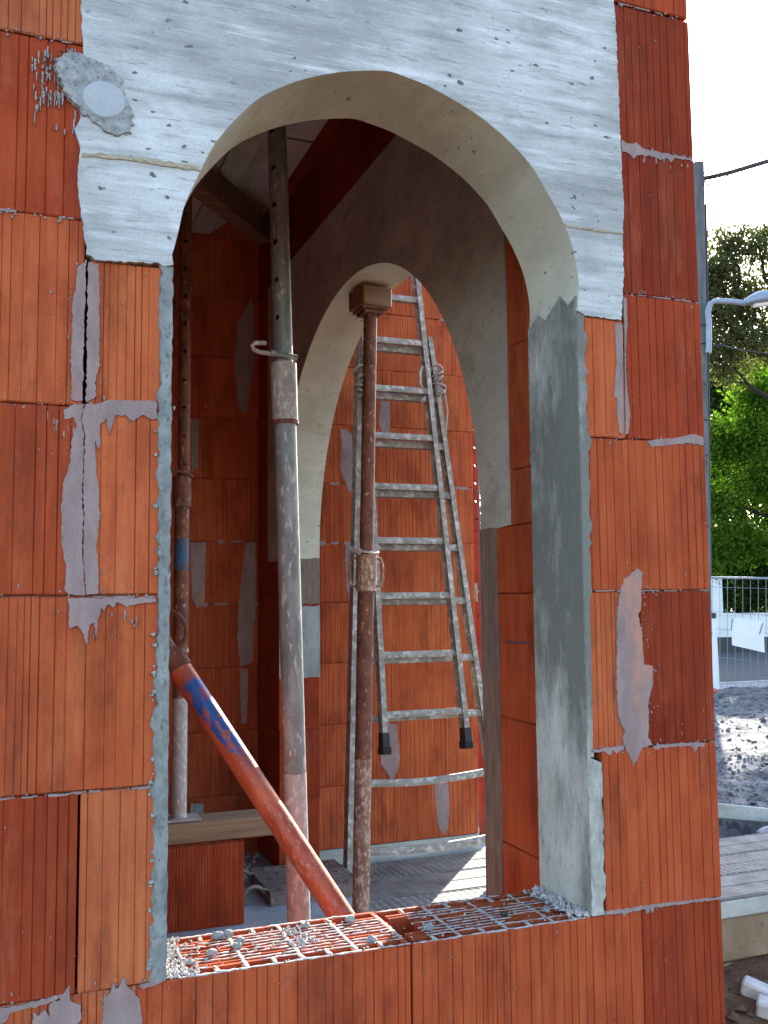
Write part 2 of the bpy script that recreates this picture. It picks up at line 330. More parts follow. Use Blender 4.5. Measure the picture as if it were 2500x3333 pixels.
ORANGE = (.47, .108, .040); RED = (.34, .056, .020); DARK = (.185, .024, .011); BROWN = (.43, .14, .06)
def brick_mesh(L, H, T, both=True, pitch=.0115, depth=.0018, r=rnd, gap=.001):
    """hollow clay block: vertical ribs on its long faces, softened edges"""
    def line(L):
        pts = [(0, .002), (.0022, 0)]; x = .010 + r.uniform(0, .01); md = r.random()
        while x < L - .010:
            if r.random() < .12: md = r.random()
            w = .0009 if md < .55 else .0012; d = depth * r.uniform(.6, 1.7)
            pts += [(x - w, 0), (x - w * .3, d), (x + w * .3, d), (x + w, 0)]
            x += pitch * (r.uniform(.75, 1.3) if md < .4 else r.uniform(1.2, 2.8))
        pts += [(L - .0022, 0), (L, .002)]
        return pts
    a = line(L); b = [(L - x, T - y) for x, y in line(L)] if both else [(L, T), (0, T)]
    sd = r.uniform(0, 99); out = a + b; n = len(out); v = []; rings = [(0, .0022), (.0028, 0), (H - .0028, 0), (H, .0022)]
    for z, ins in rings:
        for x, y in out:
            chip = (1 + 2.2 * max(0, noise.noise(Vector((x * 38, z * 9 + sd, T))) ) + (3.5 if noise.noise(Vector((x * 17, z * 5 + sd, 3))) > .42 else 0)) if ins else 1
            yy = y + ins * chip * (1 if y < T / 2 else -1); zz = z + (.0010 * noise.noise(Vector((x * 14, z + sd, 1))) if ins else 0); xx = x + (ins * .6 if x < .001 else (-ins * .6 if x > L - .001 else 0))
            v.append((xx, yy, zz))
    f = [tuple(range(n - 1, -1, -1)), tuple(range(3 * n, 4 * n))]
    for q in range(3):
        for i in range(n): j = (i + 1) % n; f.append((q * n + i, q * n + j, q * n + n + j, q * n + n + i))
    return v, f
def brick(parent, x0, x1, z0, z1, y0=0, T=.195, color=ORANGE, axis='x', wob=.0020, pitch=.0115, gap=.0012, depth=.0018):
    L = x1 - x0 - gap; H = z1 - z0 - gap * 1.4
    v, f = brick_mesh(L, H, T, pitch=pitch, depth=depth)
    o = mk('brick', v, f, 'brick', parent)
    dy = rnd.uniform(-wob, wob)
    if axis == 'x': o.location = (x0 + gap / 2, y0 + dy, z0 + gap * .7); o.rotation_euler = (rnd.uniform(-.003, .003), rnd.uniform(-.0012, .0012), rnd.uniform(-.002, .002))
    else:  # runs along y, ribbed face looks to -x (y0 is then the x of that face)
        o.location = (y0 + dy, x1 - gap / 2, z0 + gap * .7); o.rotation_euler = (0, 0, -math.pi / 2)
    k = rnd.uniform(.93, 1.07); o.color = (color[0] * k, color[1] * k, color[2] * k, 1)
    return o
def mixc(a, b, t): return tuple(x * (1 - t) + y * t for x, y in zip(a, b))

# ------------------------------------------------------------------ ground and setting
def grid(x0, x1, y0, y1, nx, ny, h):
    v = []; f = []
    for j in range(ny + 1):
        for i in range(nx + 1):
            x = x0 + (x1 - x0) * i / nx; y = y0 + (y1 - y0) * j / ny; v.append((x, y, h(x, y)))
    for j in range(ny):
        for i in range(nx): a = j * (nx + 1) + i; f.append((a, a + 1, a + nx + 2, a + nx + 1))
    return v, f
def fb(x, y, s, o=4): return noise.fractal(Vector((x * s, y * s, 0)), 1, 2, o)
g = mk('ground', [(-600, -600, -1.62), (900, -600, -1.62), (900, 900, -1.62), (-600, 900, -1.62)], [(0, 1, 2, 3)], 'dirt'); struct(g)
v, f = grid(-4, 9, -6, 2.0, 130, 80, lambda x, y: -1.16 + .05 * fb(x, y, 1.3) + .022 * fb(x, y, 7) + (.12 * max(0, (y - 1.5) * 2) if x > 1.5 else 0))
struct(mk('dirt', v, f, 'dirt', smooth=True))
def hr(x, y): 
    d = math.hypot(x - 3, y - 2); t = min(1, max(0, (y - 3.28) / .06)); return -.915 * (1 - t) + t * (-.735 - .043 * (y - 3.3) - .16 * max(0, min(x, 6) - 4.1) * math.exp(-.8 * max(0, y - 3.3))) + .035 * fb(x, y, 1.1) + .035 * fb(x, y, 4.2) + .022 * fb(x, y, 13)
v, f = grid(1.55, 14, 2.12, 12.6, 220, 190, hr)
o = struct(mk('rubble_ground', v, f, 'rubble', smooth=True))
struct(mk('pavement', [(-20, 12.4, -1.16), (60, 12.4, -1.16), (60, 13.5, -1.16), (-20, 13.5, -1.16)], [(0, 1, 2, 3)], 'paving'))
struct(mk('road', [(-60, 13.4, -1.25), (160, 13.4, -1.25), (160, 27.5, -1.25), (-60, 27.5, -1.25)], [(0, 1, 2, 3)], 'asphalt'))
struct(MB().box(-60, 160, 13.51, 13.64, -1.6, -1.14).obj('kerb', 'slab_edge'))
struct(MB().box(-60, 160, 26.0, 26.2, -1.6, -1.10).obj('far_kerb', 'slab_edge'))
struct(mk('far_verge', [(-60, 26.2, -1.12), (160, 26.2, -1.12), (160, 90, -.9), (-60, 90, -.9)], [(0, 1, 2, 3)], 'dirt'))

# floor slab of the house
struct(MB().box(-1.2, 1.386, .0, 3.38, -.86, -.65).obj('floor', 'slab'))
# ceiling: joists with pale vaulted infill panels
cl = struct(MB().box(-1.2, 1.19, .195, 3.184, 2.60, 2.72).obj('ceiling', 'plaster'))
for i, xj in enumerate((-.92, -.32, .28, .88)):
    mb = MB().box(xj - .055, xj + .055, .2, 3.18, 2.485, 2.598, .004); o = mb.obj('joist', 'inner', cl)
    N = 10
    for q in range(3):
        ya = .21 + q * 1.0; yb = ya + .985
        if ya > 3.1: continue
        mb = MB(); pr = []
        for k in range(N + 1):
            t = k / N; x = xj + .058 + t * (.484 if i < 3 else .25); arch = min(1, math.sin(math.pi * t) * 1.6) if i < 3 else min(1, math.sin(math.pi * t * .55) * 1.6)
            pr.append((x, 2.495 + .085 * arch))
        for dz, sgn in ((0, 1), (.012, -1)):
            vv = [(x, ya, z + dz) for x, z in pr] + [(x, yb, z + dz) for x, z in pr]
            ff = [(k, k + 1, N + 2 + k, N + 1 + k)[::sgn] for k in range(N)]
            mb.add(vv, ff)
        o = mb.obj('ceiling_panel', 'plaster', cl)

# retaining wall at the right, its cap and the metal decks lying on it
rw = thing('retaining_wall', 'earth stained block retaining wall with pale cap, right of the brick house', 'wall', loc=(0, 0, 0))
for r_ in range(4):
    z1 = -.845 - r_ * .2; off = .25 if r_ % 2 else 0
    x = 1.42 + off - .5
    while x < 6.5:
        xa = max(x, 1.40); xb = x + .49
        if xb > xa + .05: MB().box(xa, xb, 1.985 + rnd.uniform(-.006, .006), 2.17, z1 - .19, z1, .006).obj('block', 'block', rw)
        x += .5
MB().box(1.40, 6.5, 2.0, 2.14, -1.62, -.84).obj('mortar_core', 'block', rw)
MB().box(1.40, 6.5, 1.962, 2.20, -.842, -.766, .006).obj('cap', 'slab_edge', rw)
def deck(x0, x1, y0, label):
    t = thing('deck_plank', label, 'metal deck', 'embossed metal planks forming the outside deck')
    w = .285; mb = MB(); mb.box(x0, x1, y0, y0 + w, -.764, -.752, .003)
    for k in (0, 2, 4):
        yy = y0 + .004 + k * (w - .014) / 4; mb.box(x0, x1, yy, yy + .005, -.753, -.7495, .001)
    mb.obj('tread', 'deck', t); MB().box(x0 - .006, x0 - .001, y0, y0 + w, -.766, -.748).obj('end_strip', 'steel', t)
    return t
deck(1.41, 5.8, 1.965, 'front embossed metal plank on the retaining wall cap')
deck(1.41, 5.6, 2.256, 'second embossed metal plank from the retaining wall edge')
deck(1.41, 5.7, 2.547, 'third embossed metal plank, in front of the pale rubble')
deck(1.41, 2.42, 2.838, 'short embossed metal plank against the foot of the rear wall')
struct(MB().box(1.387, 2.6, 3.125, 3.40, -.9, -.766).obj('slab', 'slab'))

# ------------------------------------------------------------------ front wall
W1 = thing('brick_wall', 'orange ribbed brick front wall with round-arched window opening and pale concrete lintel', 'wall')
Z = [-1.26, -.945, -.63, -.315, 0, .315, .631, .945, 1.258, 1.575, 1.893, 2.208, 2.523, 2.84]
def row(w, xs, z0, z1, cols, **k):
    for i in range(len(xs) - 1): brick(w, xs[i], xs[i + 1], z0, z1, color=cols[i % len(cols)], **k)
BR = mixc(RED, ORANGE, .35); BO = mixc(RED, ORANGE, .7)
row(W1, [-1.2, -.887, -.387, .113, .613, 1.113, 1.386], Z[2], Z[3], [BR])
row(W1, [-1.2, -.808, -.308, .192], Z[3], Z[4], [BO, BR, ORANGE])
row(W1, [1.19, 1.386], Z[3], Z[4], [mixc(RED, DARK, .5)])
row(W1, [-1.2, -.887, -.387, .113], Z[4], Z[5], [BR, BR, mixc(RED, DARK, .3)]); row(W1, [.116, .238], Z[4], Z[5], [mixc(ORANGE, BROWN, .35)])
row(W1, [-1.2, -.763, -.263, .238], Z[5], Z[6], [BR, BO, BO])
row(W1, [-1.2, -.887, -.387, .112], Z[6], Z[7], [BR, BO, mixc(RED, ORANGE, .2)]); row(W1, [.113, .238], Z[6], Z[7], [ORANGE])
row(W1, [-1.2, -.887, -.387, .109], Z[7], 1.265, [BR, BO, mixc(RED, ORANGE, .75)]); row(W1, [.1155, .238], Z[7], 1.198, [ORANGE])
row(W1, [-1.2, -.906, -.406, .102], 1.265, 1.574, [BR, BO, mixc(RED, DARK, .1)])
row(W1, [-1.2, -.706, -.206, .102], 1.574, 1.893, [BR, BROWN, mixc(ORANGE, BROWN, .6)])
row(W1, [-1.2, -.906, -.406, .102], 1.893, 2.208, [BR, BO, BO])
row(W1, [1.105, 1.386], 0, .316, [mixc(RED, ORANGE, .3)])
row(W1, [1.083, 1.207], .316, .631, [ORANGE]); row(W1, [1.2075, 1.386], .316, .631, [mixc(RED, DARK, .6)])
row(W1, [1.083, 1.386], .631, .944, [mixc(RED, ORANGE, .45)])
row(W1, [1.09, 1.1855], .944, 1.194, [ORANGE]); row(W1, [1.189, 1.386], .944, 1.253, [mixc(RED, DARK, .2)])
row(W1, [1.174, 1.385], 1.253, 1.5755, [mixc(RED, DARK, .85)])
row(W1, [1.174, 1.386], 1.5755, 1.893, [mixc(RED, DARK, .75)])
row(W1, [1.174, 1.384], 1.899, 2.208, [RED])
for a, b, xs in ((2.208, 2.523, [-1.2, -.706, -.206, .294, .794, 1.386]), (2.523, 2.84, [-1.2, -.906, -.406, .094, .594, 1.094, 1.386])): row(W1, xs, a, b, [BR, RED])
# mortar inside the joints
mb = MB()
for z in Z[2:4]: mb.box(-1.19, 1.37, .014, .18, z - .0016, z + .0016)
mb.box(-1.19, .225, .014, .18, -.0016, .0016); mb.box(1.11, 1.37, .014, .18, -.0016, .0016)
for z in Z[5:11]: mb.box(-1.19, .08 if z > 1.2 else .225, .014, .18, z - .0016, z + .0016); mb.box(1.11 if z < 1 else 1.2, 1.37, .014, .18, z - .0016, z + .0016)
struct(mb.obj('mortar_bed', 'mortar', W1), 'stuff')

# sill bricks: hollow cells open to the sky
def hollow_brick(parent, x0, x1, ztop, zbot, color, y0=0., T=.195, cut=None):
    L = x1 - x0 - .003; D = .055
    v, f = brick_mesh(L, ztop - zbot - .001, .0085, both=False); sk = MB().add(v, f); sk.box(.0004, L - .0004, .0083, T - .0006, 0, ztop - zbot - D - .002)
    o = mk('brick', sk.v, sk.f, 'brick', parent); o.location = (x0 + .0015, y0, zbot + .001); o.color = (*color, 1)
    mb = MB(); za, zb = zbot + (ztop - zbot - D) - .004, ztop
    mb.box(0, L, T - .0085, T, za, zb); 
    cut0 = cut or 0
    mb.box(cut0 * 0, .0095, .009, T - .009, za, zb - (.03 if cut else 0)); mb.box(L - .0095, L, .009, T - .009, za, zb)
    rows = [.0335] + [.0335 + (T - .067) * k / 9 for k in range(1, 9)] + [T - .0335]
    for i, y in enumerate(rows):
        segs = 12; 
        for s_ in range(segs):
            xa = .0097 + (L - .0194) * s_ / segs; xb = .0097 + (L - .0194) * (s_ + 1) / segs
            if cut and xa < cut and 2 < i < 8: continue
            zt = zb - abs(rnd.gauss(0, .0012)) - (.006 if rnd.random() < .04 else 0); t_ = .0019 if 0 < i < 9 else .0034
            mb.box(xa, xb, y - t_, y + t_, za, zt)
    nx = 5
    for k in range(1, nx): x = L * k / nx; mb.box(x - .0035, x + .0035, .0375, T - .0375, za, zb - .0006)
    ne = 10
    for k in range(1, ne):
        x = L * k / ne + rnd.uniform(-.002, .002)
        mb.box(x - .0045, x + .0045, .0087, .0297, za, zb - .0008); mb.box(x - .0045, x + .0045, T - .0297, T - .0087, za, zb - .0008)
    w = mb.obj('cell_wall', 'brick', o); w.color = (*color, 1); w.location = (0, 0, -(zbot + .001)); return o, rows, nx, ne, L
def crust(o, x0, rows, nx, ne, L, T, ztop, name='mortar_crust', dens=1., skipx=0):
    """dried thin-bed mortar left along the tops of the cell walls"""
    mb = MB()
    def bead(p, q, r0):
        d = (Vector(q) - Vector(p)); n = max(2, int(d.length / .009)); pts = []; rs = []
        for i in range(n + 1):
            w = Vector(p) + d * i / n; pts.append((w.x + rnd.uniform(-.0016, .0016), w.y + rnd.uniform(-.0014, .0014), w.z + rnd.uniform(-.0012, .0016))); rs.append(r0 * rnd.uniform(.45, 1.5))
        n0 = len(mb.v); mb.tube(pts, rs, 6); mb.v[n0:] = [(a, b_, ztop - .0002 + (c_ - ztop) * .38) for a, b_, c_ in mb.v[n0:]]
    for y in rows:
        x = .004 + skipx
        while x < L - .01:
            l = rnd.uniform(.02, .12)
            if rnd.random() < .80 * dens: bead((x, y, ztop), (min(x + l, L), y, ztop), .0022)
            x += l + .002
    for y in (.0045, T - .0045):
        x = .002
        while x < L - .01:
            l = rnd.uniform(.03, .12)
            if rnd.random() < .8 * dens: bead((x, y, ztop), (min(x + l, L), y, ztop), .0032)
            x += l
    for k in range(0, nx + 1):
        x = min(max(L * k / nx, .004), L - .004)
        if x > skipx: bead((x, .03, ztop), (x, T - .03, ztop), .0034)
    for k in range(1, ne):
        x = L * k / ne; bead((x, .004, ztop), (x, .034, ztop), .0040); bead((x, T - .034, ztop), (x, T - .004, ztop), .0040)
    c = struct(mb.obj(name, 'crumb', o, True), 'stuff'); c.location = (x0 - o.location.x, 0, -o.location.z); return c
sb1, r1, a1, e1, L1 = hollow_brick(W1, .193, .692, 0, Z[3], BR)
sb2, r2, a2, e2, L2 = hollow_brick(W1, .693, 1.19, -.001, Z[3], mixc(RED, ORANGE, .3), cut=.045)
crust(sb1, .1945, r1, a1, e1, L1, .195, .0); crust(sb2, .6945, r2, a2, e2, L2, .195, -.001, dens=.95, skipx=.04)

# lintel with round arch
AR = [(0.253,1.221), (0.256,1.232), (0.264,1.266), (0.274,1.313), (0.296,1.367), (0.324,1.429), (0.357,1.476), (0.4,1.526), (0.443,1.558), (0.488,1.583), (0.533,1.602), (0.579,1.617), (0.655,1.633), (0.703,1.628), (0.743,1.62), (0.792,1.604), (0.843,1.584), (0.889,1.559), (0.926,1.534), (0.973,1.492), (1.009,1.441), (1.038,1.396), (1.061,1.346), (1.073,1.298), (1.077,1.255)]
arch = [(.2555, 1.203)] + AR + [(1.0725, 1.203)]
arch2 = []
AV = [Vector(p) for p in arch]
for i in range(len(AV) - 1):
    p0_, a, b, p3_ = AV[max(i - 1, 0)], AV[i], AV[i + 1], AV[min(i + 2, len(AV) - 1)]; k = max(1, int((b - a).length / .008))
    for j in range(k):
        t = j / k; p = .5 * (2 * a + (b - p0_) * t + (2 * p0_ - 5 * a + 4 * b - p3_) * t * t + (3 * a - p0_ - 3 * b + p3_) * t ** 3)
        p = p.lerp(a.lerp(b, t), .12); arch2.append((p.x, p.y))
arch2.append(arch[-1])
left = [(.238, 1.1985), (0.229,1.203), (0.166,1.198), (0.125,1.197), (0.112,1.204), (0.108,1.229), (0.102,1.269), (0.096,1.309), (0.094,1.349), (0.097,1.39), (0.089,1.417), (0.1,1.456), (0.099,1.547), (0.095,1.642), (.0935, 1.72), (.0935, 2.2)]
right = [(1.1865, 2.2), (1.184,1.89), (1.187,1.837), (1.188,1.733), (1.19,1.61), (1.191,1.508), (1.194,1.448), (1.187,1.366), (1.188,1.287), (1.178,1.193), (1.135,1.194), (1.092,1.194)]
def jopen(pts, amp, step=.006):
    out = []
    for i in range(len(pts) - 1):
        a, b = Vector(pts[i]), Vector(pts[i + 1]); k = max(1, int((b - a).length / step)); nn = Vector((-(b - a).y, (b - a).x)).normalized()
        for j in range(k): out.append(tuple(a.lerp(b, j / k) + nn * rnd.uniform(-amp, amp)))
    return out + [pts[-1]]
lint = slab('lintel', jopen(left, .0016) + jopen(right, .0016) + arch2[::-1], -.006, .194, 'lintel', W1)
# the soffit of the arch is a smoother cast face: give those faces their own concrete
lint.data.materials.append(M['soffit'])
for p in lint.data.polygons:
    c = p.center
    if abs(p.normal.y) < .5 and .25 < c.x < 1.09 and c.z < 1.64 and not (c.z < 1.2): p.material_index = 1
def onwall(name, pts, mat, th=.0028, amp=.0014, step=.005, inset=.006, base=.0012):
    return slab(name, jag(pts, amp, step), -th, base, mat, W1, inset=inset)
slab('cold_joint', jag([(0.101,1.379), (0.148,1.384), (0.203,1.386), (0.259,1.386), (0.301,1.386), (0.298,1.379), (0.251,1.376), (0.195,1.378), (0.141,1.376), (0.101,1.372)], .0016, .006), -.0085, -.004, 'ridge', W1, inset=.004)
slab('cold_joint', jag([(1.046,1.381), (1.118,1.381), (1.189,1.382), (1.189,1.378), (1.118,1.376), (1.049,1.376)], .001, .006), -.008, -.004, 'ridge', W1, inset=.004)
# rendered jambs
def jamb(name, x0, x1, z0, z1, mat, seed, front=None, y1=.196):
    r = random.Random(seed); nz = int((z1 - z0) / .012); v = []; f = []
    for i in range(nz + 1):
        z = z0 + (z1 - z0) * i / nz; e = r.uniform(-.0014, .0014); fx = front(z) + r.gauss(0, .0022) * 1.0
        yf = -.0035 + r.uniform(-.001, .0012)
        if x0 < .5: ring = [(fx, .001, z), (fx + .002, yf, z), (x1 + e, yf + .001, z), (x1 + e * .3, y1, z), (x0, y1, z), (x0, .002, z)]
        else: ring = [(fx, .001, z), (fx - .002, yf, z), (x0 + e, yf + .001, z), (x0 + e * .3, y1, z), (x1, y1, z), (x1, .002, z)]
        v += ring
    m = 6
    for i in range(nz):
        for k in range(m): j = (k + 1) % m; f.append((i * m + k, i * m + j, i * m + m + j, i * m + m + k))
    f += [tuple(range(m)), tuple(range(nz * m, nz * m + m))]
    o = mk(name, v, f, mat, W1); autosmooth(o, 30); return o
nz_ = lambda z, s: noise.noise(Vector((z * s, 3.1, 0)))
jamb('rendered_jamb', .2365, .2555, .0015, 1.2, 'cement_edge', 3, lambda z: .2335 + .004 * nz_(z, 22) - (.004 * max(0, nz_(z + 5, 60)) + .003 if z < .45 else 0))
jamb('rendered_jamb', 1.0725, 1.0885, .0015, 1.2, 'jamb', 5, lambda z: (1.104 if z < .30 else (1.080 + .013 * max(0, min(1, (z - .5) / .15)))) + .004 * nz_(z, 18) + (.007 if abs(z - .93) < .02 else 0))
slab('render_overlap', jopen([(-.001, .006), (-.001, 1.236), (.03, 1.222), (.06, 1.252), (.09, 1.233), (.12, 1.215), (.15, 1.235), (.194, 1.212), (.194, .006)], .0012, .005), 1.0706, 1.0745, 'jamb', W1, frame='yz')
# ragged overspill of render beyond the left jamb
for i in range(46):
    z = rnd.uniform(.02, .62) if i < 36 else rnd.uniform(.62, 1.15); x = .2315 - abs(rnd.gauss(0, .004)) ; s = rnd.uniform(.0012, .0042)
    if i < 30 or rnd.random() < .6:
        pts = [(x + s * math.cos(a) * rnd.uniform(.5, 1.6), z + s * math.sin(a) * rnd.uniform(.5, 1.2)) for a in [k * math.pi / 4 for k in range(8)]]
        slab('render_spot', pts, -.0042, .001, 'cement_rough', W1)
# smears of thin-joint mortar over the joints
SM = 'mortar_smear'
onwall(SM, [(0.091,0.954), (0.089,1.036), (0.09,1.131), (0.095,1.146), (0.097,1.184), (0.11,1.193), (0.11,1.126), (0.109,1.038), (0.109,0.953)], 'mortar')
onwall(SM, [(0.114,1.192), (0.131,1.192), (0.133,1.136), (0.135,1.017), (0.129,0.992), (0.13,0.961), (0.114,0.952), (0.114,1.039), (0.114,1.126)], 'mortar')
CR = [(0.111,0.95), (0.107,0.924), (0.112,0.897), (0.111,0.851), (0.11,0.804), (0.113,0.758), (0.112,0.712), (0.115,0.666), (0.118,0.631)]
CR2 = [(a + .0016, b) for a, b in CR]
onwall(SM, CR + [(0.093,0.633), (0.086,0.638), (0.087,0.682), (0.08,0.712), (0.078,0.773), (0.081,0.819), (0.09,0.85), (0.093,0.888), (0.1,0.911), (0.096,0.927), (0.081,0.923), (0.079,0.938), (0.094,0.948)], 'mortar', amp=.0012)
onwall(SM, CR2[::-1] + [(0.136,0.952), (0.151,0.961), (0.171,0.959), (0.2,0.962), (0.23,0.963), (0.232,0.933), (0.224,0.93), (0.208,0.938), (0.192,0.925), (0.179,0.935), (0.162,0.933), (0.152,0.899), (0.148,0.927), (0.138,0.918), (0.137,0.871), (0.13,0.89), (0.132,0.844), (0.137,0.805), (0.139,0.751), (0.134,0.712), (0.139,0.674), (0.139,0.633)], 'mortar', amp=.0012)
onwall(SM, [(0.092,0.627), (0.094,0.579), (0.105,0.582), (0.115,0.571), (0.122,0.55), (0.125,0.583), (0.133,0.587), (0.137,0.557), (0.139,0.594), (0.144,0.611), (0.149,0.605), (0.154,0.617), (0.163,0.611), (0.168,0.62), (0.186,0.612), (0.204,0.617), (0.232,0.62), (0.232,0.627), (0.159,0.627)], 'mortar')
onwall(SM, [(0.051,-0.068), (0.05,-0.034), (0.052,-0.014), (0.059,-0.023), (0.069,-0.014), (0.075,-0.027), (0.076,-0.008), (0.092,0.002), (0.105,0.017), (0.105,-0.005), (0.113,-0.012), (0.123,-0.016), (0.123,-0.036), (0.115,-0.046), (0.117,-0.08)], 'mortar')
onwall(SM, [(0.156,-0.087), (0.155,-0.052), (0.157,-0.009), (0.167,-0.006), (0.171,0.012), (0.175,0.001), (0.181,0.002), (0.188,0.017), (0.192,0.002), (0.203,-0.007), (0.213,-0.021), (0.218,-0.05), (0.217,-0.097)], 'mortar')
onwall(SM, [(0.002,-0.003), (0.043,-0.001), (0.089,0.004), (0.091,-0.002), (0.056,-0.008), (0.029,-0.01), (0.017,-0.011), (0.011,-0.024), (-0.001,-0.026)], 'mortar')
onwall(SM, [(0.212,-0), (0.245,0.005), (0.25,0.001), (0.234,-0.003), (0.219,-0.006)], 'mortar')
onwall(SM, [(1.195,1.586), (1.215,1.581), (1.232,1.588), (1.247,1.577), (1.288,1.575), (1.331,1.576), (1.383,1.575), (1.38,1.57), (1.331,1.568), (1.323,1.558), (1.312,1.566), (1.293,1.558), (1.27,1.563), (1.234,1.56), (1.225,1.55), (1.21,1.56), (1.194,1.562)], 'mortar')
onwall(SM, [(1.164,1.188), (1.183,1.187), (1.182,1.088), (1.177,0.952), (1.168,0.956), (1.164,0.99), (1.164,1.027), (1.157,1.03), (1.166,1.107)], 'mortar', amp=.0008)
onwall(SM, [(1.187,1.247), (1.196,1.241), (1.195,1.188), (1.189,1.128), (1.189,1.053), (1.195,0.999), (1.191,0.956), (1.183,0.951), (1.186,1.089), (1.188,1.187)], 'mortar', amp=.0008)
onwall(SM, [(1.234,0.942), (1.275,0.949), (1.311,0.953), (1.36,0.964), (1.38,0.957), (1.382,0.94), (1.334,0.942), (1.287,0.935), (1.245,0.93)], 'mortar')
onwall(SM, [(1.204,0.678), (1.212,0.669), (1.207,0.59), (1.2,0.584), (1.208,0.548), (1.21,0.482), (1.232,0.477), (1.232,0.444), (1.218,0.403), (1.216,0.333), (1.226,0.319), (1.199,0.314), (1.192,0.303), (1.178,0.279), (1.17,0.3), (1.159,0.316), (1.154,0.337), (1.16,0.351), (1.145,0.379), (1.144,0.448), (1.15,0.587), (1.16,0.638), (1.171,0.657)], 'mortar')
onwall(SM, [(1.082,0.318), (1.117,0.321), (1.155,0.323), (1.156,0.315), (1.14,0.309), (1.13,0.315), (1.121,0.305), (1.112,0.314), (1.084,0.313)], 'mortar')
onwall(SM, [(1.227,0.317), (1.273,0.319), (1.331,0.318), (1.357,0.315), (1.354,0.308), (1.337,0.309), (1.33,0.298), (1.321,0.31), (1.273,0.313), (1.229,0.31)], 'mortar')
onwall(SM, [(1.101,0.007), (1.182,0.007), (1.26,0.006), (1.383,0.002), (1.382,-0.003), (1.26,0), (1.217,-0), (1.212,-0.01), (1.206,-0.001), (1.199,-0.01), (1.193,0), (1.151,-0.001), (1.145,-0.007), (1.14,0), (1.104,-0)], 'mortar')
for u in (128, 136, 144, 90, 98, 107, 116):
    pass
for (x0, x1, z) in ((.02, .1, .944), (.10, .235, .315), (-.03, .10, .314), (.13, .23, .629), (1.10, 1.2, .632), (1.21, 1.38, .631), (1.2, 1.38, 1.253), (1.2, 1.38, 1.894), (-.03, .09, 1.265), (-.04, .09, 1.573)):
    x = x0
    while x < x1:
        l = min(rnd.uniform(.012, .05), max(.006, x1 - x)); hgt = rnd.uniform(.001, .0026)
        if rnd.random() < .7:
            onwall('joint_mortar', [(x, z + hgt * .5), (x + l, z + hgt * rnd.uniform(.3, 1)), (x + l, z - hgt * rnd.uniform(.3, 1.5)), (x + l * .5, z - hgt * rnd.uniform(.5, 2)), (x, z - hgt)], 'mortar', th=.0016, amp=.0006, step=.004)
        x += l + rnd.uniform(.002, .02)
# small ticks of mortar caught between the ribs
for (x0, x1, z0, z1, n) in ((.045, .105, .900, .942, 8), (.016, .088, 1.475, 1.565, 60), (.02, .088, 1.41, 1.47, 9), (.115, .20, .56, .62, 4), (1.22, 1.37, 1.545, 1.572, 8), (.0, .22, .05, 1.2, 8), (1.12, 1.37, .05, 1.85, 10)):
    for i in range(n):
        x = rnd.uniform(x0, x1); z = rnd.uniform(z0, z1); h = rnd.uniform(.006, .028) if n > 8 else rnd.uniform(.004, .02); w = rnd.uniform(.0012, .0035)
        if z1 - z0 > .5: h *= .35; w *= .5
        onwall('mortar_tick', [(x, z), (x + w, z + .001), (x + w * .8, z - h), (x + w * .1, z - h * .9)], 'cement_rough' if z > 1.4 and x < .3 else 'mortar', th=.0022, amp=.0008, step=.004)
mb = MB()
def flecks(n, fx, fz, smin=.0008, smax=.003, st=2.5):
    for i in range(n):
        x, z = fx(), fz(); s_ = smin + (smax - smin) * rnd.random() ** 2.2; h = s_ * rnd.uniform(.6, st); q = [(x - s_, z), (x - s_ * .3, z + h), (x + s_ * rnd.uniform(.3, 1), z + h * .6), (x + s_ * .8, z - h * .5), (x - s_ * .2, z - h)]
        mb.add([(a, -.0026, b_) for a, b_ in q] + [(a, .0005, b_) for a, b_ in q], [(0, 4, 3, 2, 1), (0, 5, 9, 4), (1, 6, 5, 0), (2, 7, 6, 1), (3, 8, 7, 2), (4, 9, 8, 3)])
for cx_, z0_, z1_, w_ in ((.113, .60, 1.2, .030), (.20, .93, .96, .05), (.17, .58, .64, .05), (1.20, .28, .70, .028), (1.185, .95, 1.2, .012), (.06, -.03, .02, .05), (.2, -.04, .03, .05)):
    flecks(int(50 * (z1_ - z0_) / .3) + 8, lambda: rnd.gauss(cx_, w_), lambda: rnd.uniform(z0_, z1_), .0006, .0022)
flecks(35, lambda: rnd.uniform(0, .236), lambda: rnd.uniform(-.05, 1.2), .0005, .0014); flecks(60, lambda: rnd.uniform(1.09, 1.38), lambda: rnd.uniform(-.2, 1.9), .0005, .0014); flecks(60, lambda: rnd.uniform(.25, 1.1), lambda: rnd.uniform(-.2, -.01), .0005, .0015)
for zj in (.0, .315, .631, .944, 1.254, 1.5755, 1.893): flecks(22, lambda: rnd.uniform(1.1 if zj < 1.1 else 1.19, 1.38), lambda: rnd.gauss(zj, .004), .0008, .003, 1.6)
for zj in (.0, .315, .631, .945, 1.262, 1.575): flecks(18, lambda: rnd.uniform(-.03, .235 if zj < 1.2 else .09), lambda: rnd.gauss(zj, .004), .0008, .003, 1.6)
struct(mb.obj('mortar_fleck', 'mortar', W1), 'stuff')
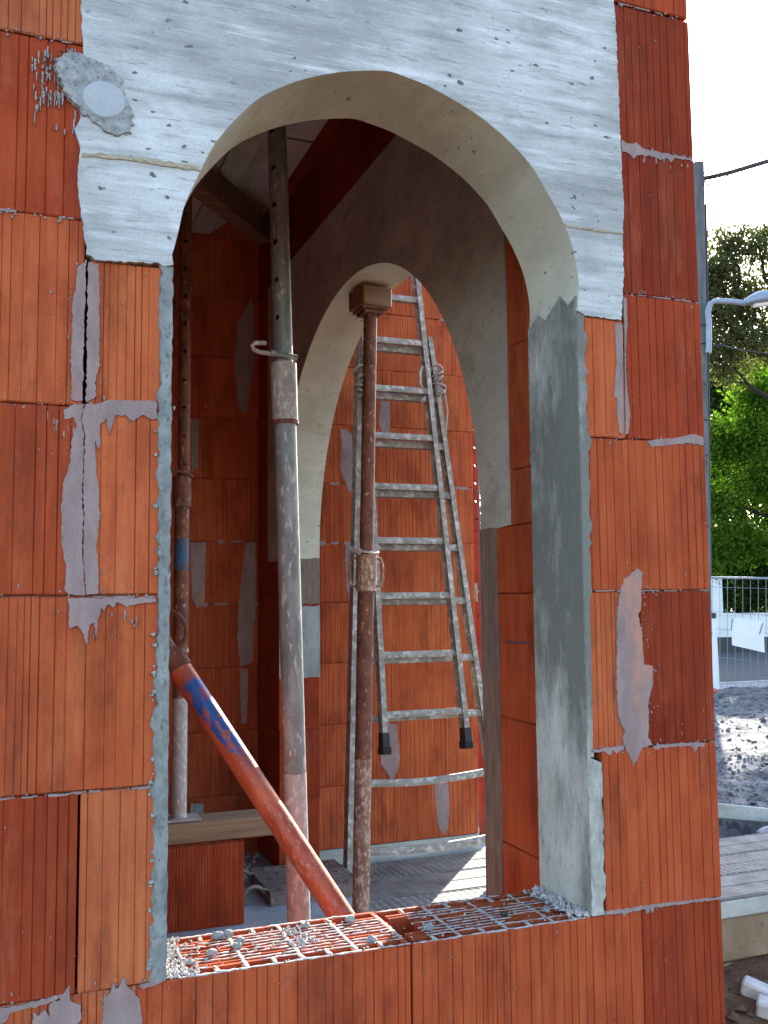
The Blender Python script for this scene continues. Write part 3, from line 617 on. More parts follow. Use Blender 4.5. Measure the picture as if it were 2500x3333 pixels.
# rough cement patch with its smooth filler disc, over the lintel's upper left corner
slab('cement_patch', jag([(0.051,1.536), (0.077,1.554), (0.1,1.554), (0.138,1.545), (0.164,1.524), (0.166,1.501), (0.176,1.478), (0.186,1.459), (0.183,1.425), (0.167,1.417), (0.144,1.418), (0.117,1.434), (0.102,1.444), (0.09,1.459), (0.079,1.465), (0.067,1.483), (0.059,1.506)], .0036, .005), -.0105, -.001, 'cement_rough', W1, inset=.05)
pc = (0.135,1.477)
slab('filler_disc', [(pc[0] + .033 * math.cos(a) * (1.12 if i % 2 else 1.1), pc[1] + .034 * math.sin(a)) for i, a in enumerate([k * math.pi / 14 for k in range(28)])], -.0128, -.0095, 'plug', W1, inset=.10)

# ------------------------------------------------------------------ side wall with its wide arch
XW = 1.19
W2 = thing('brick_wall', 'side wall behind the front opening, pierced by the wide concrete arch', 'wall')
BS = mixc(RED, ORANGE, .45)
def rowy(ys, z0, z1, cols, **k):
    for i in range(len(ys) - 1): brick(W2, ys[i], ys[i + 1], z0, z1, y0=XW, color=cols[i % len(cols)], axis='y', **k)
zs = [-.633, -.318, -.003, .312, .628, .94, 1.258, 1.57, 1.884, 2.17]
near = {0: [.2, .42, .67], 1: [.2, .585, .67], 2: [.2, .670], 3: [.2, .505, .67], 4: [.2, .40, .67], 5: [.2, .507], 6: [.2, .507], 7: [.2, .507], 8: [.2, .507]}
for k in range(9):
    z1 = zs[k + 1]; rowy(near[k], zs[k], .80 if k == 4 else z1, [BS, mixc(BS, RED, .4)])
    if k == 4: rowy([.2, .507], .80, z1, [BS])
    far = [2.765, 3.182] if k < 4 else ([2.975, 3.182]); cc = [mixc(RED, DARK, .3)]
    if k == 4: rowy([2.765, 3.182], zs[k], .79, cc); rowy([2.975, 3.182], .79, z1, cc)
    else: rowy(far, zs[k], z1, cc)
rowy([.2, .62, 1.12, 1.62, 2.12, 2.62, 3.182], 2.175, 2.485, [DARK, mixc(RED, DARK, .7)]); rowy([.2, .45, .95, 1.45, 1.95, 2.45, 3.182], 2.488, 2.80, [RED])
yc = 1.715
pts = [(.508, .802), (.508, 2.170), (2.972, 2.172), (2.972, .79)]
a_ = []
for k in range(0, 61):
    t = math.pi * k / 60; a_.append((yc + 1.05 * math.cos(t), .79 + 1.035 * math.sin(t) ** .96))
o = slab('arch_lintel', jopen(pts, .001, .03) + a_, XW - .004, XW + .197, 'inner', W2, frame='yz')
o.data.materials.append(M['soffit'])
for p in o.data.polygons:
    c = p.center
    if abs(p.normal.x) < .5 and .6 < c.y < 2.8 and c.z < 1.84 and c.z > .8: p.material_index = 1
slab('cold_joint', jag([(.508, 1.385), (.60, 1.335), (.69, 1.290), (.70, 1.282), (.61, 1.326), (.508, 1.376)], .0012, .01), XW - .007, XW - .003, 'inner', W2, frame='yz')
# dark clay-stained skim along the near jamb and cement bands on the far jamb
slab('jamb_skim', jopen([(.585, -.645), (.583, .30), (.586, .80)], .002, .02) + [(.672, .80), (.672, -.645)], XW - .0045, XW + .001, 'skim', W2, frame='yz')
MB().box(XW - .004, 1.389, .6705, .674, -.645, .80).obj('jamb_skim', 'skim', W2)
def band(y, z0, z1, mat):
    pts = jopen([(XW - .002, z0), (1.386, z0)], .004, .02) + jopen([(1.386, z1), (XW - .002, z1)], .003, .02)
    slab('jamb_skim', pts, y - .006, y + .002, mat, W2)
band(2.765, .585, .80, 'skim'); band(2.764, .24, .575, 'cement')
MB().box(XW, 1.386, .2, .669, -.86, -.645).obj('wall_footing', 'slab', W2); MB().box(XW, 1.386, 2.768, 3.18, -.86, -.645).obj('wall_footing', 'slab', W2)
# blue chalk mark
slab('chalk_mark', jag([(0.556,0.505), (0.502,0.507), (0.414,0.508), (0.414,0.506), (0.502,0.503), (0.556,0.503)], .0008, .01), XW - .0035, XW - .0015, 'bluepaint', W2, frame='yz')

# ------------------------------------------------------------------ rear wall
YB = 3.184
W3 = thing('brick_wall', 'rear brick wall behind the ladder, standing on a pale concrete plinth', 'wall')
zb = [-.676 + .3155 * k for k in range(12)]
zb[0] = -.676
for k in range(11):
    off = [1.92, 2.23, 1.80, 2.08, 1.67, 2.15, 1.9, 2.229, 1.75, 2.05, 1.85][k]; x = off
    xs = [2.421]
    while x > -1.2: xs.append(x); x -= .5
    xs = sorted(xs + [-1.2])
    xs = [a for i, a in enumerate(xs) if i == 0 or a - xs[i - 1] > .05]
    for i in range(len(xs) - 1):
        cc = mixc(mixc(RED, ORANGE, .8), ORANGE, rnd.random()) if xs[i] > 1.2 else mixc(RED, ORANGE, .25 + .3 * rnd.random())
        brick(W3, xs[i], xs[i + 1], zb[k], zb[k + 1], y0=YB, color=cc, pitch=.0125 if k != 7 else .02, depth=.0026)
mb = MB()
for z in zb[:11]: mb.box(-1.19, 2.40, YB + .014, YB + .18, z - .0016, z + .0016)
struct(mb.obj('mortar_bed', 'mortar', W3), 'stuff')
MB().box(-1.2, 2.424, YB - .002, YB + .20, -.98, -.679, .004).obj('plinth', 'slab_edge', W3)
def onback(pts, mat='mortar'): return slab(SM, jag(pts, .003, .012), YB - .003, YB + .002, mat, W3, inset=.004)
onback([(1.637,1.514), (1.681,1.503), (1.702,1.479), (1.713,1.18), (1.679,1.174), (1.636,1.301), (1.644,1.426)])
onback([(1.667,0.902), (1.719,0.895), (1.717,0.588), (1.696,0.564), (1.666,0.662), (1.659,0.808)])
onback([(1.869,1.679), (1.923,1.675), (1.922,1.542), (1.911,1.47), (1.878,1.488), (1.857,1.551)])
onback([(1.853,-0.048), (1.948,-0.066), (1.953,-0.151), (1.962,-0.249), (1.946,-0.301), (1.918,-0.366), (1.887,-0.311), (1.851,-0.265)])
onback([(2.16,-0.385), (2.242,-0.396), (2.248,-0.514), (2.238,-0.635), (2.21,-0.666), (2.178,-0.605), (2.164,-0.482)])
onback([(0.84,1.518), (0.882,1.52), (0.88,1.272), (0.847,1.247)])
onback([(0.845,0.893), (0.922,0.894), (0.917,0.597), (0.878,0.561), (0.852,0.621)])
onback([(1.088,0.583), (1.128,0.896), (1.176,0.896), (1.177,0.594), (1.161,0.291), (1.101,0.269), (1.082,0.409)])
onback([(1.096,0.258), (1.139,0.257), (1.133,-0.008), (1.107,-0.018)])
onback([(1.075,2.029), (1.156,2.185), (1.169,1.842), (1.145,1.693), (1.126,1.559), (1.084,1.592), (1.067,1.809)])
onback([(0.855,-0.384), (0.919,-0.393), (0.919,-0.471), (0.856,-0.472)], 'cement')
for x0, x1, z in ((1.5, 2.4, zb[9]), (1.5, 2.4, zb[6]), (.82, 1.18, zb[5]), (.82, 1.18, zb[4]), (1.5, 1.7, zb[5])):
    x = x0
    while x < x1:
        l = rnd.uniform(.03, .09); h = rnd.uniform(.003, .010)
        if rnd.random() < .55: slab('joint_mortar', jag([(x, z + h * .6), (x + l, z + h), (x + l, z - h), (x + l * .6, z - h * 2.2), (x, z - h)], .0015, .008), YB - .002, YB + .001, 'mortar', W3)
        x += l + .03
# left end wall of the room, out of the photograph's sight but enclosing the space
W4 = thing('brick_wall', 'plain brick end wall closing the dark left end of the room', 'wall')
for k in range(11):
    o = rnd.uniform(0, .4); ys = [.2] + [y for y in (.3 + o, .8 + o, 1.3 + o, 1.8 + o, 2.3 + o, 2.8 + o) if y < 3.1] + [3.18]
    for i in range(len(ys) - 1):
        MB().box(-1.39, -1.195, ys[i] + .001, ys[i + 1] - .001, -.65 + .313 * k, -.652 + .313 * (k + 1), .002).obj('brick', 'brick', W4).color = (*RED, 1)

# ------------------------------------------------------------------ props
def pipe(name, p, q, r, mat, parent, t=.004, holes=(), hr=.008, hdir=(0, -1, 0), seg=28):
    p, q = Vector(p), Vector(q); L = (q - p).length; bm = bmesh.new()
    n = max(1, int(L / .25)); rings = []
    def ring(z, rr): return [bm.verts.new((rr * math.cos(2 * math.pi * k / seg), rr * math.sin(2 * math.pi * k / seg), z)) for k in range(seg)]
    A = [ring(L * i / n, r) for i in range(n + 1)]; B = [ring(0, r - t), ring(L, r - t)]
    for i in range(n):
        for k in range(seg): j = (k + 1) % seg; bm.faces.new((A[i][k], A[i][j], A[i + 1][j], A[i + 1][k]))
    for k in range(seg):
        j = (k + 1) % seg
        bm.faces.new((B[0][j], B[0][k], B[1][k], B[1][j])); bm.faces.new((A[0][j], A[0][k], B[0][k], B[0][j])); bm.faces.new((A[n][k], A[n][j], B[1][j], B[1][k]))
    me = bpy.data.meshes.new(name); bm.to_mesh(me); bm.free(); me.materials.append(M[mat])
    o = bpy.data.objects.new(name, me); COL.objects.link(o)
    rot = (q - p).normalized().to_track_quat('Z', 'Y')
    if holes:
        d = rot.inverted() @ Vector(hdir); d.z = 0; d.normalize(); mb = MB()
        for h in holes: c = Vector((0, 0, h)); mb.tube([c - d * (r * 1.4), c + d * (r * 1.4)], hr, 12)
        cu = mb.obj('cutter', mat); md = o.modifiers.new('b', 'BOOLEAN'); md.operation = 'DIFFERENCE'; md.object = cu; md.solver = 'EXACT'
        dg = bpy.context.evaluated_depsgraph_get(); dg.update(); nm = bpy.data.meshes.new_from_object(o.evaluated_get(dg)); o.modifiers.clear(); o.data = nm
        bpy.data.objects.remove(cu); 
        if not nm.materials: nm.materials.append(M[mat])
    autosmooth(o, 35)
    o.rotation_mode = 'QUATERNION'; o.rotation_quaternion = rot; o.location = p; o.parent = parent
    return o
def lerp(a, b, t): return tuple(x + (y - x) * t for x, y in zip(a, b))
def atz(p, q, z): return lerp(p, q, (z - p[2]) / (q[2] - p[2]))

# large galvanised prop just inside the opening
P2 = thing('steel_prop', 'large galvanised telescopic prop, nearest to the opening, with hooked pin', 'steel prop')
pb, pt = (.7395, .85, -.648), (.6525, .85, 2.47)
zc0, zc1 = (0.6830,0.8500,1.0940)[2], (0.6830,0.8500,1.2570)[2]
pipe('outer_tube', pb, atz(pb, pt, .16), .0305, 'galv_low', P2); pipe('outer_tube', atz(pb, pt, .1585), atz(pb, pt, zc0 + .02), .0302, 'galv', P2)
pipe('inner_tube', atz(pb, pt, .9), atz(pb, pt, 2.462), .0262, 'galv', P2, holes=[.9 - .9 + .27 + k * .105 for k in range(13)], hr=.0085, hdir=(.75, .66, 0))
pipe('collar', atz(pb, pt, zc0), atz(pb, pt, zc1), .0355, 'galv_low', P2, t=.006)
o = MB(); o.tube([atz(pb, pt, zc0 - .004), atz(pb, pt, zc0 + .006)], .0375, 28); autosmooth(o.obj('collar_rim', 'rust', P2))
c = Vector(atz(pb, pt, zc1 + .012))
o = MB().tube([c + Vector(d) for d in ((.01, -.03, .0), (-.03, -.032, .004), (-.075, -.034, .006), (-.092, -.034, .012), (-.096, -.036, .021), (-.088, -.038, .029), (-.058, -.038, .031))], .0062, 8); autosmooth(o.obj('hook_pin', 'galv_low', P2))
o = MB().tube([c + Vector((-.045, -.034, .008)), c + Vector((.03, -.028, .0))], .0085, 8); autosmooth(o.obj('pin_boss', 'galv', P2))
# teardrop cast recess on the collar
for sx in (-1, 1):
    cc = Vector(atz(pb, pt, (zc0 + zc1) / 2)); pts = []
    for k in range(15):
        t = k / 14; ang = math.radians(-105 + (18 + 30 * math.sin(math.pi * t) ) * sx); pts.append(cc + Vector((math.cos(ang) * .0362, math.sin(ang) * .0362, .062 - .124 * t)))
    autosmooth(MB().tube(pts, .0018, 6).obj('cast_rib', 'galv_low', P2))
MB().box(pt[0] - .06, pt[0] + .06, .79, .91, 2.462, 2.47, .001).obj('head_plate', 'galv', P2); MB().box(pb[0] - .06, pb[0] + .06, .79, .91, -.65, -.642, .001).obj('base_plate', 'galv_low', P2)

# rusty perforated prop on the plank at the left
P1 = thing('steel_prop', 'rusty perforated prop with blue paint remains, standing on the timber plank', 'steel prop')
qb, qt = (.6535, 2.30, -.252), (.655, 2.30, 2.47)
z0, z1 = (0.6540,2.3000,0.9900)[2], (0.6530,2.3000,1.1140)[2]
pipe('outer_tube', qb, atz(qb, qt, .22), .0300, 'galv_low', P1); pipe('outer_tube', atz(qb, qt, .22), atz(qb, qt, z0 + .01), .030, 'rust', P1)
pipe('paint_band', atz(qb, qt, .73), atz(qb, qt, .86), .0304, 'bluepaint', P1, t=.001)
pipe('collar', atz(qb, qt, z0), atz(qb, qt, z1), .0375, 'rust', P1, t=.008)
pipe('inner_tube', (qb[0] + .006, 2.3, .5), (qt[0] + .006, 2.3, 2.462), .0250, 'rust', P1, holes=[.66 + k * .1175 for k in range(11)], hr=.009, hdir=(-.17, -1, 0))
c = Vector(atz(qb, qt, z1 + .012)); autosmooth(MB().tube([c + Vector(d) for d in ((-.07, -.03, .012), (-.02, -.04, .006), (.03, -.036, -.008), (.038, -.02, -.012))], .006, 8).obj('pin', 'rust', P1))
MB().box(.575, .732, 2.245, 2.355, -.2575, -.2495, .001).obj('base_plate', 'galv_low', P1); MB().box(.6, .71, 2.25, 2.35, 2.462, 2.47, .001).obj('head_plate', 'rust', P1)

# rusty prop under the crown of the side arch
P3 = thing('steel_prop', 'thin rusty prop carrying a timber block under the crown of the side arch', 'steel prop')
rb, rt_ = (1.29, 1.945, -.648), (1.29, 1.7835, 1.722)
z0, z1 = (1.2900,1.8490,0.6430)[2], (1.2900,1.8460,0.7830)[2]
pipe('outer_tube', rb, atz(rb, rt_, .0), .0330, 'rust_low', P3); pipe('outer_tube', atz(rb, rt_, .0), atz(rb, rt_, z0 + .01), .0326, 'rust', P3)
pipe('inner_tube', atz(rb, rt_, z0), rt_, .0262, 'rust', P3); pipe('collar', atz(rb, rt_, z0), atz(rb, rt_, z1), .040, 'rust_low', P3, t=.008)
c = Vector(atz(rb, rt_, (z0 + z1) / 2)); dv = Vector((.93, -.36, 0))
for s_ in (-1, 1): autosmooth(MB().tube([c + dv * s_ * .036 + Vector((0, 0, .055)), c + dv * s_ * .055 + Vector((0, 0, .052)), c + dv * s_ * .064 + Vector((0, 0, .03)), c + dv * s_ * .064 + Vector((0, 0, -.03)), c + dv * s_ * .055 + Vector((0, 0, -.052)), c + dv * s_ * .036 + Vector((0, 0, -.055))], .0058, 8).obj('handle', 'rust_low', P3))
c = Vector(atz(rb, rt_, z1 + .006)); autosmooth(MB().tube([c + dv * (.046 * math.cos(a)) + Vector((.36, .93, 0)) * (.046 * math.sin(a)) + Vector((0, 0, .004 * math.sin(2 * a))) for a in [2 * math.pi * k / 24 for k in range(25)]], .0046, 8, cap=False).obj('wire_ring', 'galv_low', P3))
autosmooth(MB().tube([c + dv * -.062 + Vector((0, 0, .012)), c + dv * -.035 + Vector((0, -.03, .002))], .012, 10).obj('pin', 'galv_low', P3))
MB().box(1.238, 1.342, 1.725, 1.845, 1.722, 1.730, .001).obj('head_plate', 'rust', P3); MB().box(1.25, 1.33, 1.74, 1.83, 1.708, 1.7225, .001).obj('head_bracket', 'rust', P3)
tb = MB().box(-.062, .062, -.065, .065, 0, .078, .004).obj('timber_block', 'block_wood', None, loc=(1.29, 1.785, 1.7305)); tb.rotation_euler = (0, 0, .12)
tag(tb, 'brown timber block wedged between the thin rusty prop and the side arch', 'wood block')
# red prop outside the far corner
P4 = thing('steel_prop', 'bright red prop glimpsed outside, past the right end of the rear wall', 'steel prop')
sb, st_ = (2.545, 3.36, -.76), (2.515, 3.36, 2.2)
pipe('outer_tube', sb, atz(sb, st_, .95), .030, 'redpaint_dark', P4); pipe('inner_tube', atz(sb, st_, .9), st_, .024, 'redpaint_dark', P4, holes=[.05 + k * .105 for k in range(10)], hr=.008, hdir=(-.3, -1, 0)); pipe('collar', atz(sb, st_, .93), atz(sb, st_, .98), .034, 'redpaint_dark', P4, t=.006)
cc = Vector((2.4660,3.3000,0.6310)); autosmooth(MB().tube([cc + Vector((0, 0, -.05)), cc + Vector((0, 0, .055))], .028, 16).obj('swivel_coupler', 'rust_low', P4)); autosmooth(MB().tube([cc, (2.53, 3.36, cc.z + .01)], .016, 10).obj('coupler_bolt', 'rust_low', P4))

# inclined red and blue prop crossing the opening
P5 = thing('inclined_prop', 'leaning red prop with a worn band of blue paint, crossing the lower opening', 'raking prop')
A = Vector((.417, .90, .446)); B = Vector((.758, .60, -.134)); d = (B - A).normalized(); bot = A + d * ((A.z + .636) / -d.z)
o = pipe('outer_tube', bot, A - d * .015, .0305, 'brace', P5)
pipe('inner_tube', A + d * .05, A - d * 1.5, .0245, 'rust', P5); pipe('collar', A - d * .03, A + d * .012, .0345, 'rust', P5, t=.008)
c = A - d * .05; s_ = d.cross(Vector((.36, .93, .08))).normalized() * -1
if s_.x < 0: s_ = -s_
autosmooth(MB().tube([c + s_ * (.028 + .050 * math.sin(a)) - d * (.045 - .055 * math.cos(a)) for a in [math.pi * k / 14 for k in range(15)]], .0055, 8).obj('bail_handle', 'rust', P5))
autosmooth(MB().tube([c + s_ * .010 + d * .015, c + s_ * .045 + d * .03], .007, 8).obj('pin', 'galv_low', P5))
mb = MB().box(-.07, .07, -.06, .06, 0, .008, .001); mb.obj('base_plate', 'rust', P5, loc=(bot.x + .02, bot.y, -.6495))

# ------------------------------------------------------------------ things inside the room
lb = thing('brick_block', 'loose hollow brick lying on the floor below the left of the plank', 'brick')
hb, rr, a_n, e_n, LL = hollow_brick(lb, 0, .5, .312, 0, mixc(RED, DARK, .1))
lb.location = (.389, 2.175, -.650); lb.rotation_euler = (0, 0, -.012)
pl = MB(); n = 14
for i in range(n):
    x0 = .20 + i * .06; s = .004 * math.sin(i * .8)
    pl.box(x0, x0 + .0601, 2.215, 2.375, -.3365, -.2615 + 0)
pk = MB().box(.22, 1.02, 2.22, 2.38, -.3365, -.2600, .004).obj('timber_plank', 'wood', None); tag(pk, 'short raw timber plank lying across the loose hollow brick', 'plank')
bp = thing('scaffold_plank', 'grey perforated steel scaffold plank with two curved hooks on the floor', 'scaffold plank')
X0, X1_, Y0, Y1 = 1.035, 1.44, 2.33, 2.72
MB().box(X0, X1_, Y0, Y1, -.604, -.596, .001).obj('tread', 'alu_dark', bp)
MB().box(X0, X1_, Y0, Y0 + .006, -.649, -.6045, .001).obj('side_rail', 'alu_dark', bp); MB().box(X0, X1_, Y1 - .006, Y1, -.649, -.6045, .001).obj('side_rail', 'alu_dark', bp); MB().box(X0, X0 + .006, Y0 + .0065, Y1 - .0065, -.645, -.605, .001).obj('end_plate', 'alu_dark', bp)
mb = MB()
for i in range(4):
    for j in range(5): x = X0 + .05 + i * .1 + (.05 if j % 2 else 0); y = Y0 + .045 + j * .075; mb.tube([(x, y, -.5965), (x, y, -.5935)], .010, 10)
struct(mb.obj('raised_hole', 'rust', bp), 'stuff')
for y in (Y0 + .06, Y1 - .08):
    o = MB(); o.tube([(X0 - .002, y, -.600), (X0 - .018, y, -.590)] + [(X0 - .055 - .040 * math.cos(a) * -1 - .0, y, -.612 + .032 * math.sin(a)) for a in [math.pi * k / 10 for k in range(11)]][0:] + [(X0 - .096, y, -.648)], .0085, 8); autosmooth(o.obj('hook', 'alu_dark', bp))
def blob(name, c, s, mat, parent=None, seed=0, sub=2, rough=.35, flat=1.):
    bm = bmesh.new(); bmesh.ops.create_icosphere(bm, subdivisions=sub, radius=1)
    for v_ in bm.verts:
        n_ = noise.noise(v_.co * 1.4 + Vector((seed * 7.3, seed * 1.7, 0))) * rough * 1.4 + noise.noise(v_.co * 3.4 + Vector((seed, 0, 0))) * rough * .5
        v_.co = v_.co * (1 + n_); v_.co.x *= s[0]; v_.co.y *= s[1]; v_.co.z = max(v_.co.z, -.72) * s[2]
    me = bpy.data.meshes.new(name); bm.to_mesh(me); bm.free(); me.materials.append(M[mat]); o = bpy.data.objects.new(name, me); COL.objects.link(o)
    o.location = c; o.parent = parent
    return o
mb = MB()
for i in range(60):
    x = rnd.uniform(1.0, 1.17); y = rnd.uniform(2.8, 3.15); s = rnd.uniform(.004, .014); mb.box(x, x + s, y, y + s * 1.3, -.65, -.65 + s)
for i in range(30):
    x = rnd.uniform(.3, 1.1); y = rnd.uniform(.4, 2.1); s = rnd.uniform(.003, .008); mb.box(x, x + s, y, y + s * 1.3, -.65, -.65 + s)
o = struct(mb.obj('floor_debris', 'crumb'), 'stuff'); o['label'] = 'scattered mortar crumbs on the concrete floor'
tw = MB(); a = Vector((1.165, 2.98, 2.455)); b = Vector((.62, 2.15, 2.36)); dd = (b - a).normalized(); sd = dd.cross(Vector((0, 0, 1))).normalized() * .042; up_ = sd.cross(dd).normalized() * .055
vv = [a + sx * sd + sz * up_ for sz in (-1, 1) for sx in (-1, 1)] + [b + sx * sd + sz * up_ for sz in (-1, 1) for sx in (-1, 1)]
tw.add(vv, [(0, 1, 3, 2), (4, 6, 7, 5), (0, 4, 5, 1), (2, 3, 7, 6), (0, 2, 6, 4), (1, 5, 7, 3)]); o = tw.obj('timber_beam', 'wood_dark'); tag(o, 'dark timber beam set aslant beneath the ceiling panels', 'beam')

# ------------------------------------------------------------------ ladder
LF = Vector((0, 2.64, -.752)); LT = Vector((0, 3.06, 2.9)); ld = (LT - LF).normalized(); ln = Vector((1, 0, 0)).cross(ld).normalized()
if ln.y > 0: ln = -ln
CC = Vector(CAM['C']); FW = Vector(CAM['fw']); RT = Vector(CAM['rt']); UPV = Vector(CAM['up'])
LD = thing('ladder', 'mortar-splashed aluminium extension ladder leaning against the rear wall', 'ladder')
def LP(x, s, off=0): return Vector((x, LF.y, LF.z)) + ld * s + ln * off
def rail(name, x0, s0, x1, s1, off, w, dpt, mat):
    """channel section rail: web with two flanges"""
    a, b = LP(x0, s0, off), LP(x1, s1, off); X = Vector((1, 0, 0)); D = ln; mb = MB()
    def bar(xo0, xo1, d0, d1):
        vv = [p + X * xo + D * dd for p in (a, b) for dd in (d0, d1) for xo in (xo0, xo1)]
        mb.add(vv, [(0, 1, 3, 2), (4, 6, 7, 5), (0, 4, 5, 1), (2, 3, 7, 6), (0, 2, 6, 4), (1, 5, 7, 3)])
    sgn = 1 if x0 > 1.85 else -1
    lo, hi = (0, w) if sgn < 0 else (-w, 0)
    bar(lo, hi, dpt * .5 - .003, dpt * .5); bar(lo, hi, -dpt * .5, -dpt * .5 + .003)
    if sgn > 0: bar(hi - .004, hi - .0005, -dpt * .5 + .0032, dpt * .5 - .0032)
    else: bar(lo + .0005, lo + .004, -dpt * .5 + .0032, dpt * .5 - .0032)
    return mb.obj(name, mat, LD)
rail('rail', 1.462, 0.004, 1.655, 2.75, 0, .025, .060, 'alu'); rail('rail', 2.300, 0.004, 2.068, 2.75, 0, .025, .060, 'alu')
rail('rail', 1.655, .70, 1.645, 3.55, .062, .026, .055, 'alu'); rail('rail', 2.108, .70, 1.965, 3.55, .062, .026, .055, 'alu')
for xb, sb_ in ((1.669, .625), (2.095, .625)):
    p = LP(xb, sb_, .062); q = LP(xb, sb_ + .10, .062); X = Vector((1, 0, 0)); mb = MB()
    def lay(c, a_, b_): return [c + X * a_ * i + ln * b_ * j for i, j in ((-1, -1), (1, -1), (1, 1), (-1, 1))]
    lv = lay(p, .021, .035) + lay(LP(xb, sb_ + .03, .062), .0215, .036) + lay(LP(xb, sb_ + .034, .062), .0175, .032) + lay(q, .0165, .030)
    mb.add(lv, [(3, 2, 1, 0), (12, 13, 14, 15)] + [(r * 4 + i, r * 4 + (i + 1) % 4, r * 4 + 4 + (i + 1) % 4, r * 4 + 4 + i) for r in range(3) for i in range(4)])
    for k in range(7):
        o_ = -.018 + k * .006; a0 = LP(xb + o_, sb_ + .001, .062 + .0365); mb.tube([a0, a0 + ld * .034], .0014, 6)
    mb.obj('rubber_foot', 'rubber', LD)
def xl(s): return 1.655 + (1.645 - 1.655) * (s - .7) / 2.85
def xr(s): return 2.108 + (1.965 - 2.108) * (s - .7) / 2.85
def rung(x0, x1, s, off, r, sag=0.):
    n = 12; pts = [LP(x0 + (x1 - x0) * k / n, s - sag * math.sin(math.pi * k / n), off) for k in range(n + 1)]
    prof = [(-.9, -1), (.9, -1), (1.15, -.2), (.9, 1), (-.9, 1), (-1.15, .2)]; v = []; f = []
    for p in pts: v += [p + ld * r * b_ + ln * r * a_ for a_, b_ in prof]
    for i in range(n):
        for k in range(6): j = (k + 1) % 6; f.append((i * 6 + k, i * 6 + j, i * 6 + 6 + j, i * 6 + 6 + k))
    f += [tuple(range(6)), tuple(range(n * 6, n * 6 + 6))]
    o = mk('rung', v, f, 'alu', LD); bm = bmesh.new(); bm.from_mesh(o.data); bmesh.ops.recalc_face_normals(bm, faces=bm.faces); bm.to_mesh(o.data); bm.free(); return o
for s in (.806, 1.087, 1.372, 1.645, 1.918, 2.18, 2.43, 2.69, 2.93, 3.2, 3.45): rung(xl(s) + .004, xr(s) - .004, s, .062, .0155)
bl = lambda s: 1.462 + (1.655 - 1.462) * s / 2.75
br_ = lambda s: 2.300 + (2.068 - 2.300) * s / 2.75
for s, sg in ((.196, .02), (.505, .022), (.79, 0), (1.065, 0), (1.35, 0), (1.622, 0), (1.895, 0), (2.155, 0), (2.41, 0), (2.67, 0)): rung(bl(s) + .005, br_(s) - .005, s, 0, .0165, sg)
# guide brackets, hooks and rope lashing
for xb, sh in ((2.085, 2.50), (1.668, 2.53)):
    mb = MB(); vv = [LP(xb, 2.60, .03) + X * a_ + ld * b_ + ln * c_ for a_ in (-.006, .03) for b_ in (-.07, .07) for c_ in (-.035, .07)]
    mb.add(vv, [(0, 1, 3, 2), (4, 6, 7, 5), (0, 4, 5, 1), (2, 3, 7, 6), (0, 2, 6, 4), (1, 5, 7, 3)]); pass
for i in range(6):
    s = 2.42 + i * .03; xc = br_(s) - .010
    pts = [LP(xc + (.020 + .006 * (i % 3)) * math.cos(a) + .004, s + .012 * math.sin(a * (1 + i % 2) + i * 2), .030 + .046 * math.sin(a)) for a in [2 * math.pi * k / 12 for k in range(13)]]
    autosmooth(MB().tube(pts, .0065, 7, cap=False).obj('rope_turn', 'rope', LD))
    s = 2.38 + i * .03; xc = 1.655
    pts = [LP(xc + (.024 + .006 * (i % 3)) * math.cos(a), s + .014 * math.sin(a * (1 + i % 2) + i * 2), .03 + .052 * math.sin(a)) for a in [2 * math.pi * k / 12 for k in range(13)]]
    autosmooth(MB().tube(pts, .0065, 7, cap=False).obj('rope_turn', 'rope', LD))
autosmooth(MB().tube([LP(2.10, 2.42, .07), LP(2.108, 2.33, .07), LP(2.095, 2.20, .05)], .005, 6).obj('rope_end', 'rope', LD))
autosmooth(MB().tube([LP(1.655, 2.36, .095), LP(1.668, 2.25, .10), LP(1.662, 2.16, .10)], .010, 7).obj('rope_end', 'rope', LD))
autosmooth(MB().tube([LP(1.99, 2.42, .06), LP(1.955, 2.46, .085), LP(1.955, 2.52, .09), LP(1.975, 2.56, .08)], .008, 7).obj('latch_hook', 'alu', LD))
autosmooth(MB().tube([LP(1.99, 2.40, .06), LP(1.965, 2.37, .08)], .012, 7).obj('latch_body', 'alu', LD))
for q in range(9):
    s = .2 + .29 * q; autosmooth(MB().tube([LP(bl(s) - .001, s, 0), LP(bl(s) + .006, s, 0)], .010, 8).obj('rung_socket', 'alu_dark', LD))

# ------------------------------------------------------------------ lumps and chips on the sill
lumps = [((0.4770,0.1930,0.0060), .014, 'large faceted grey lump by the raking prop foot on the sill'), ((0.3730,0.1630,0.0060), .014, 'grey lump at the back left of the sunlit sill cells'), ((0.3940,0.1650,0.0060), .012, 'small lump touching the back left lump of the sill'),
 ((0.4050,0.1210,0.0060), .012, 'rounded lump on the first cross web from the left jamb'), ((0.3950,0.0980,0.0060), .011, 'lump just in front of the first cross web on the sill'), ((0.3460,0.0800,0.0060), .013, 'pale round lump near the left end of the sill front row'),
 ((0.3050,0.0510,0.0060), .009, 'dark small lump in the mortar heap at the left jamb'), ((0.5400,0.1520,0.0060), .010, 'narrow lump behind the brick joint on the sill'), ((0.6270,0.0330,0.0060), .013, 'pale cone-like lump near the front edge beside the brick joint'),
 ((0.7490,0.0540,0.0060), .013, 'bluish square-sided lump on the shaded sill brick'), ((0.9150,0.0640,0.0060), .010, 'almost black lump in the middle of the shaded sill brick'), ((1.0040,0.0560,0.0060), .012, 'smooth oval bluish lump near the right jamb')]
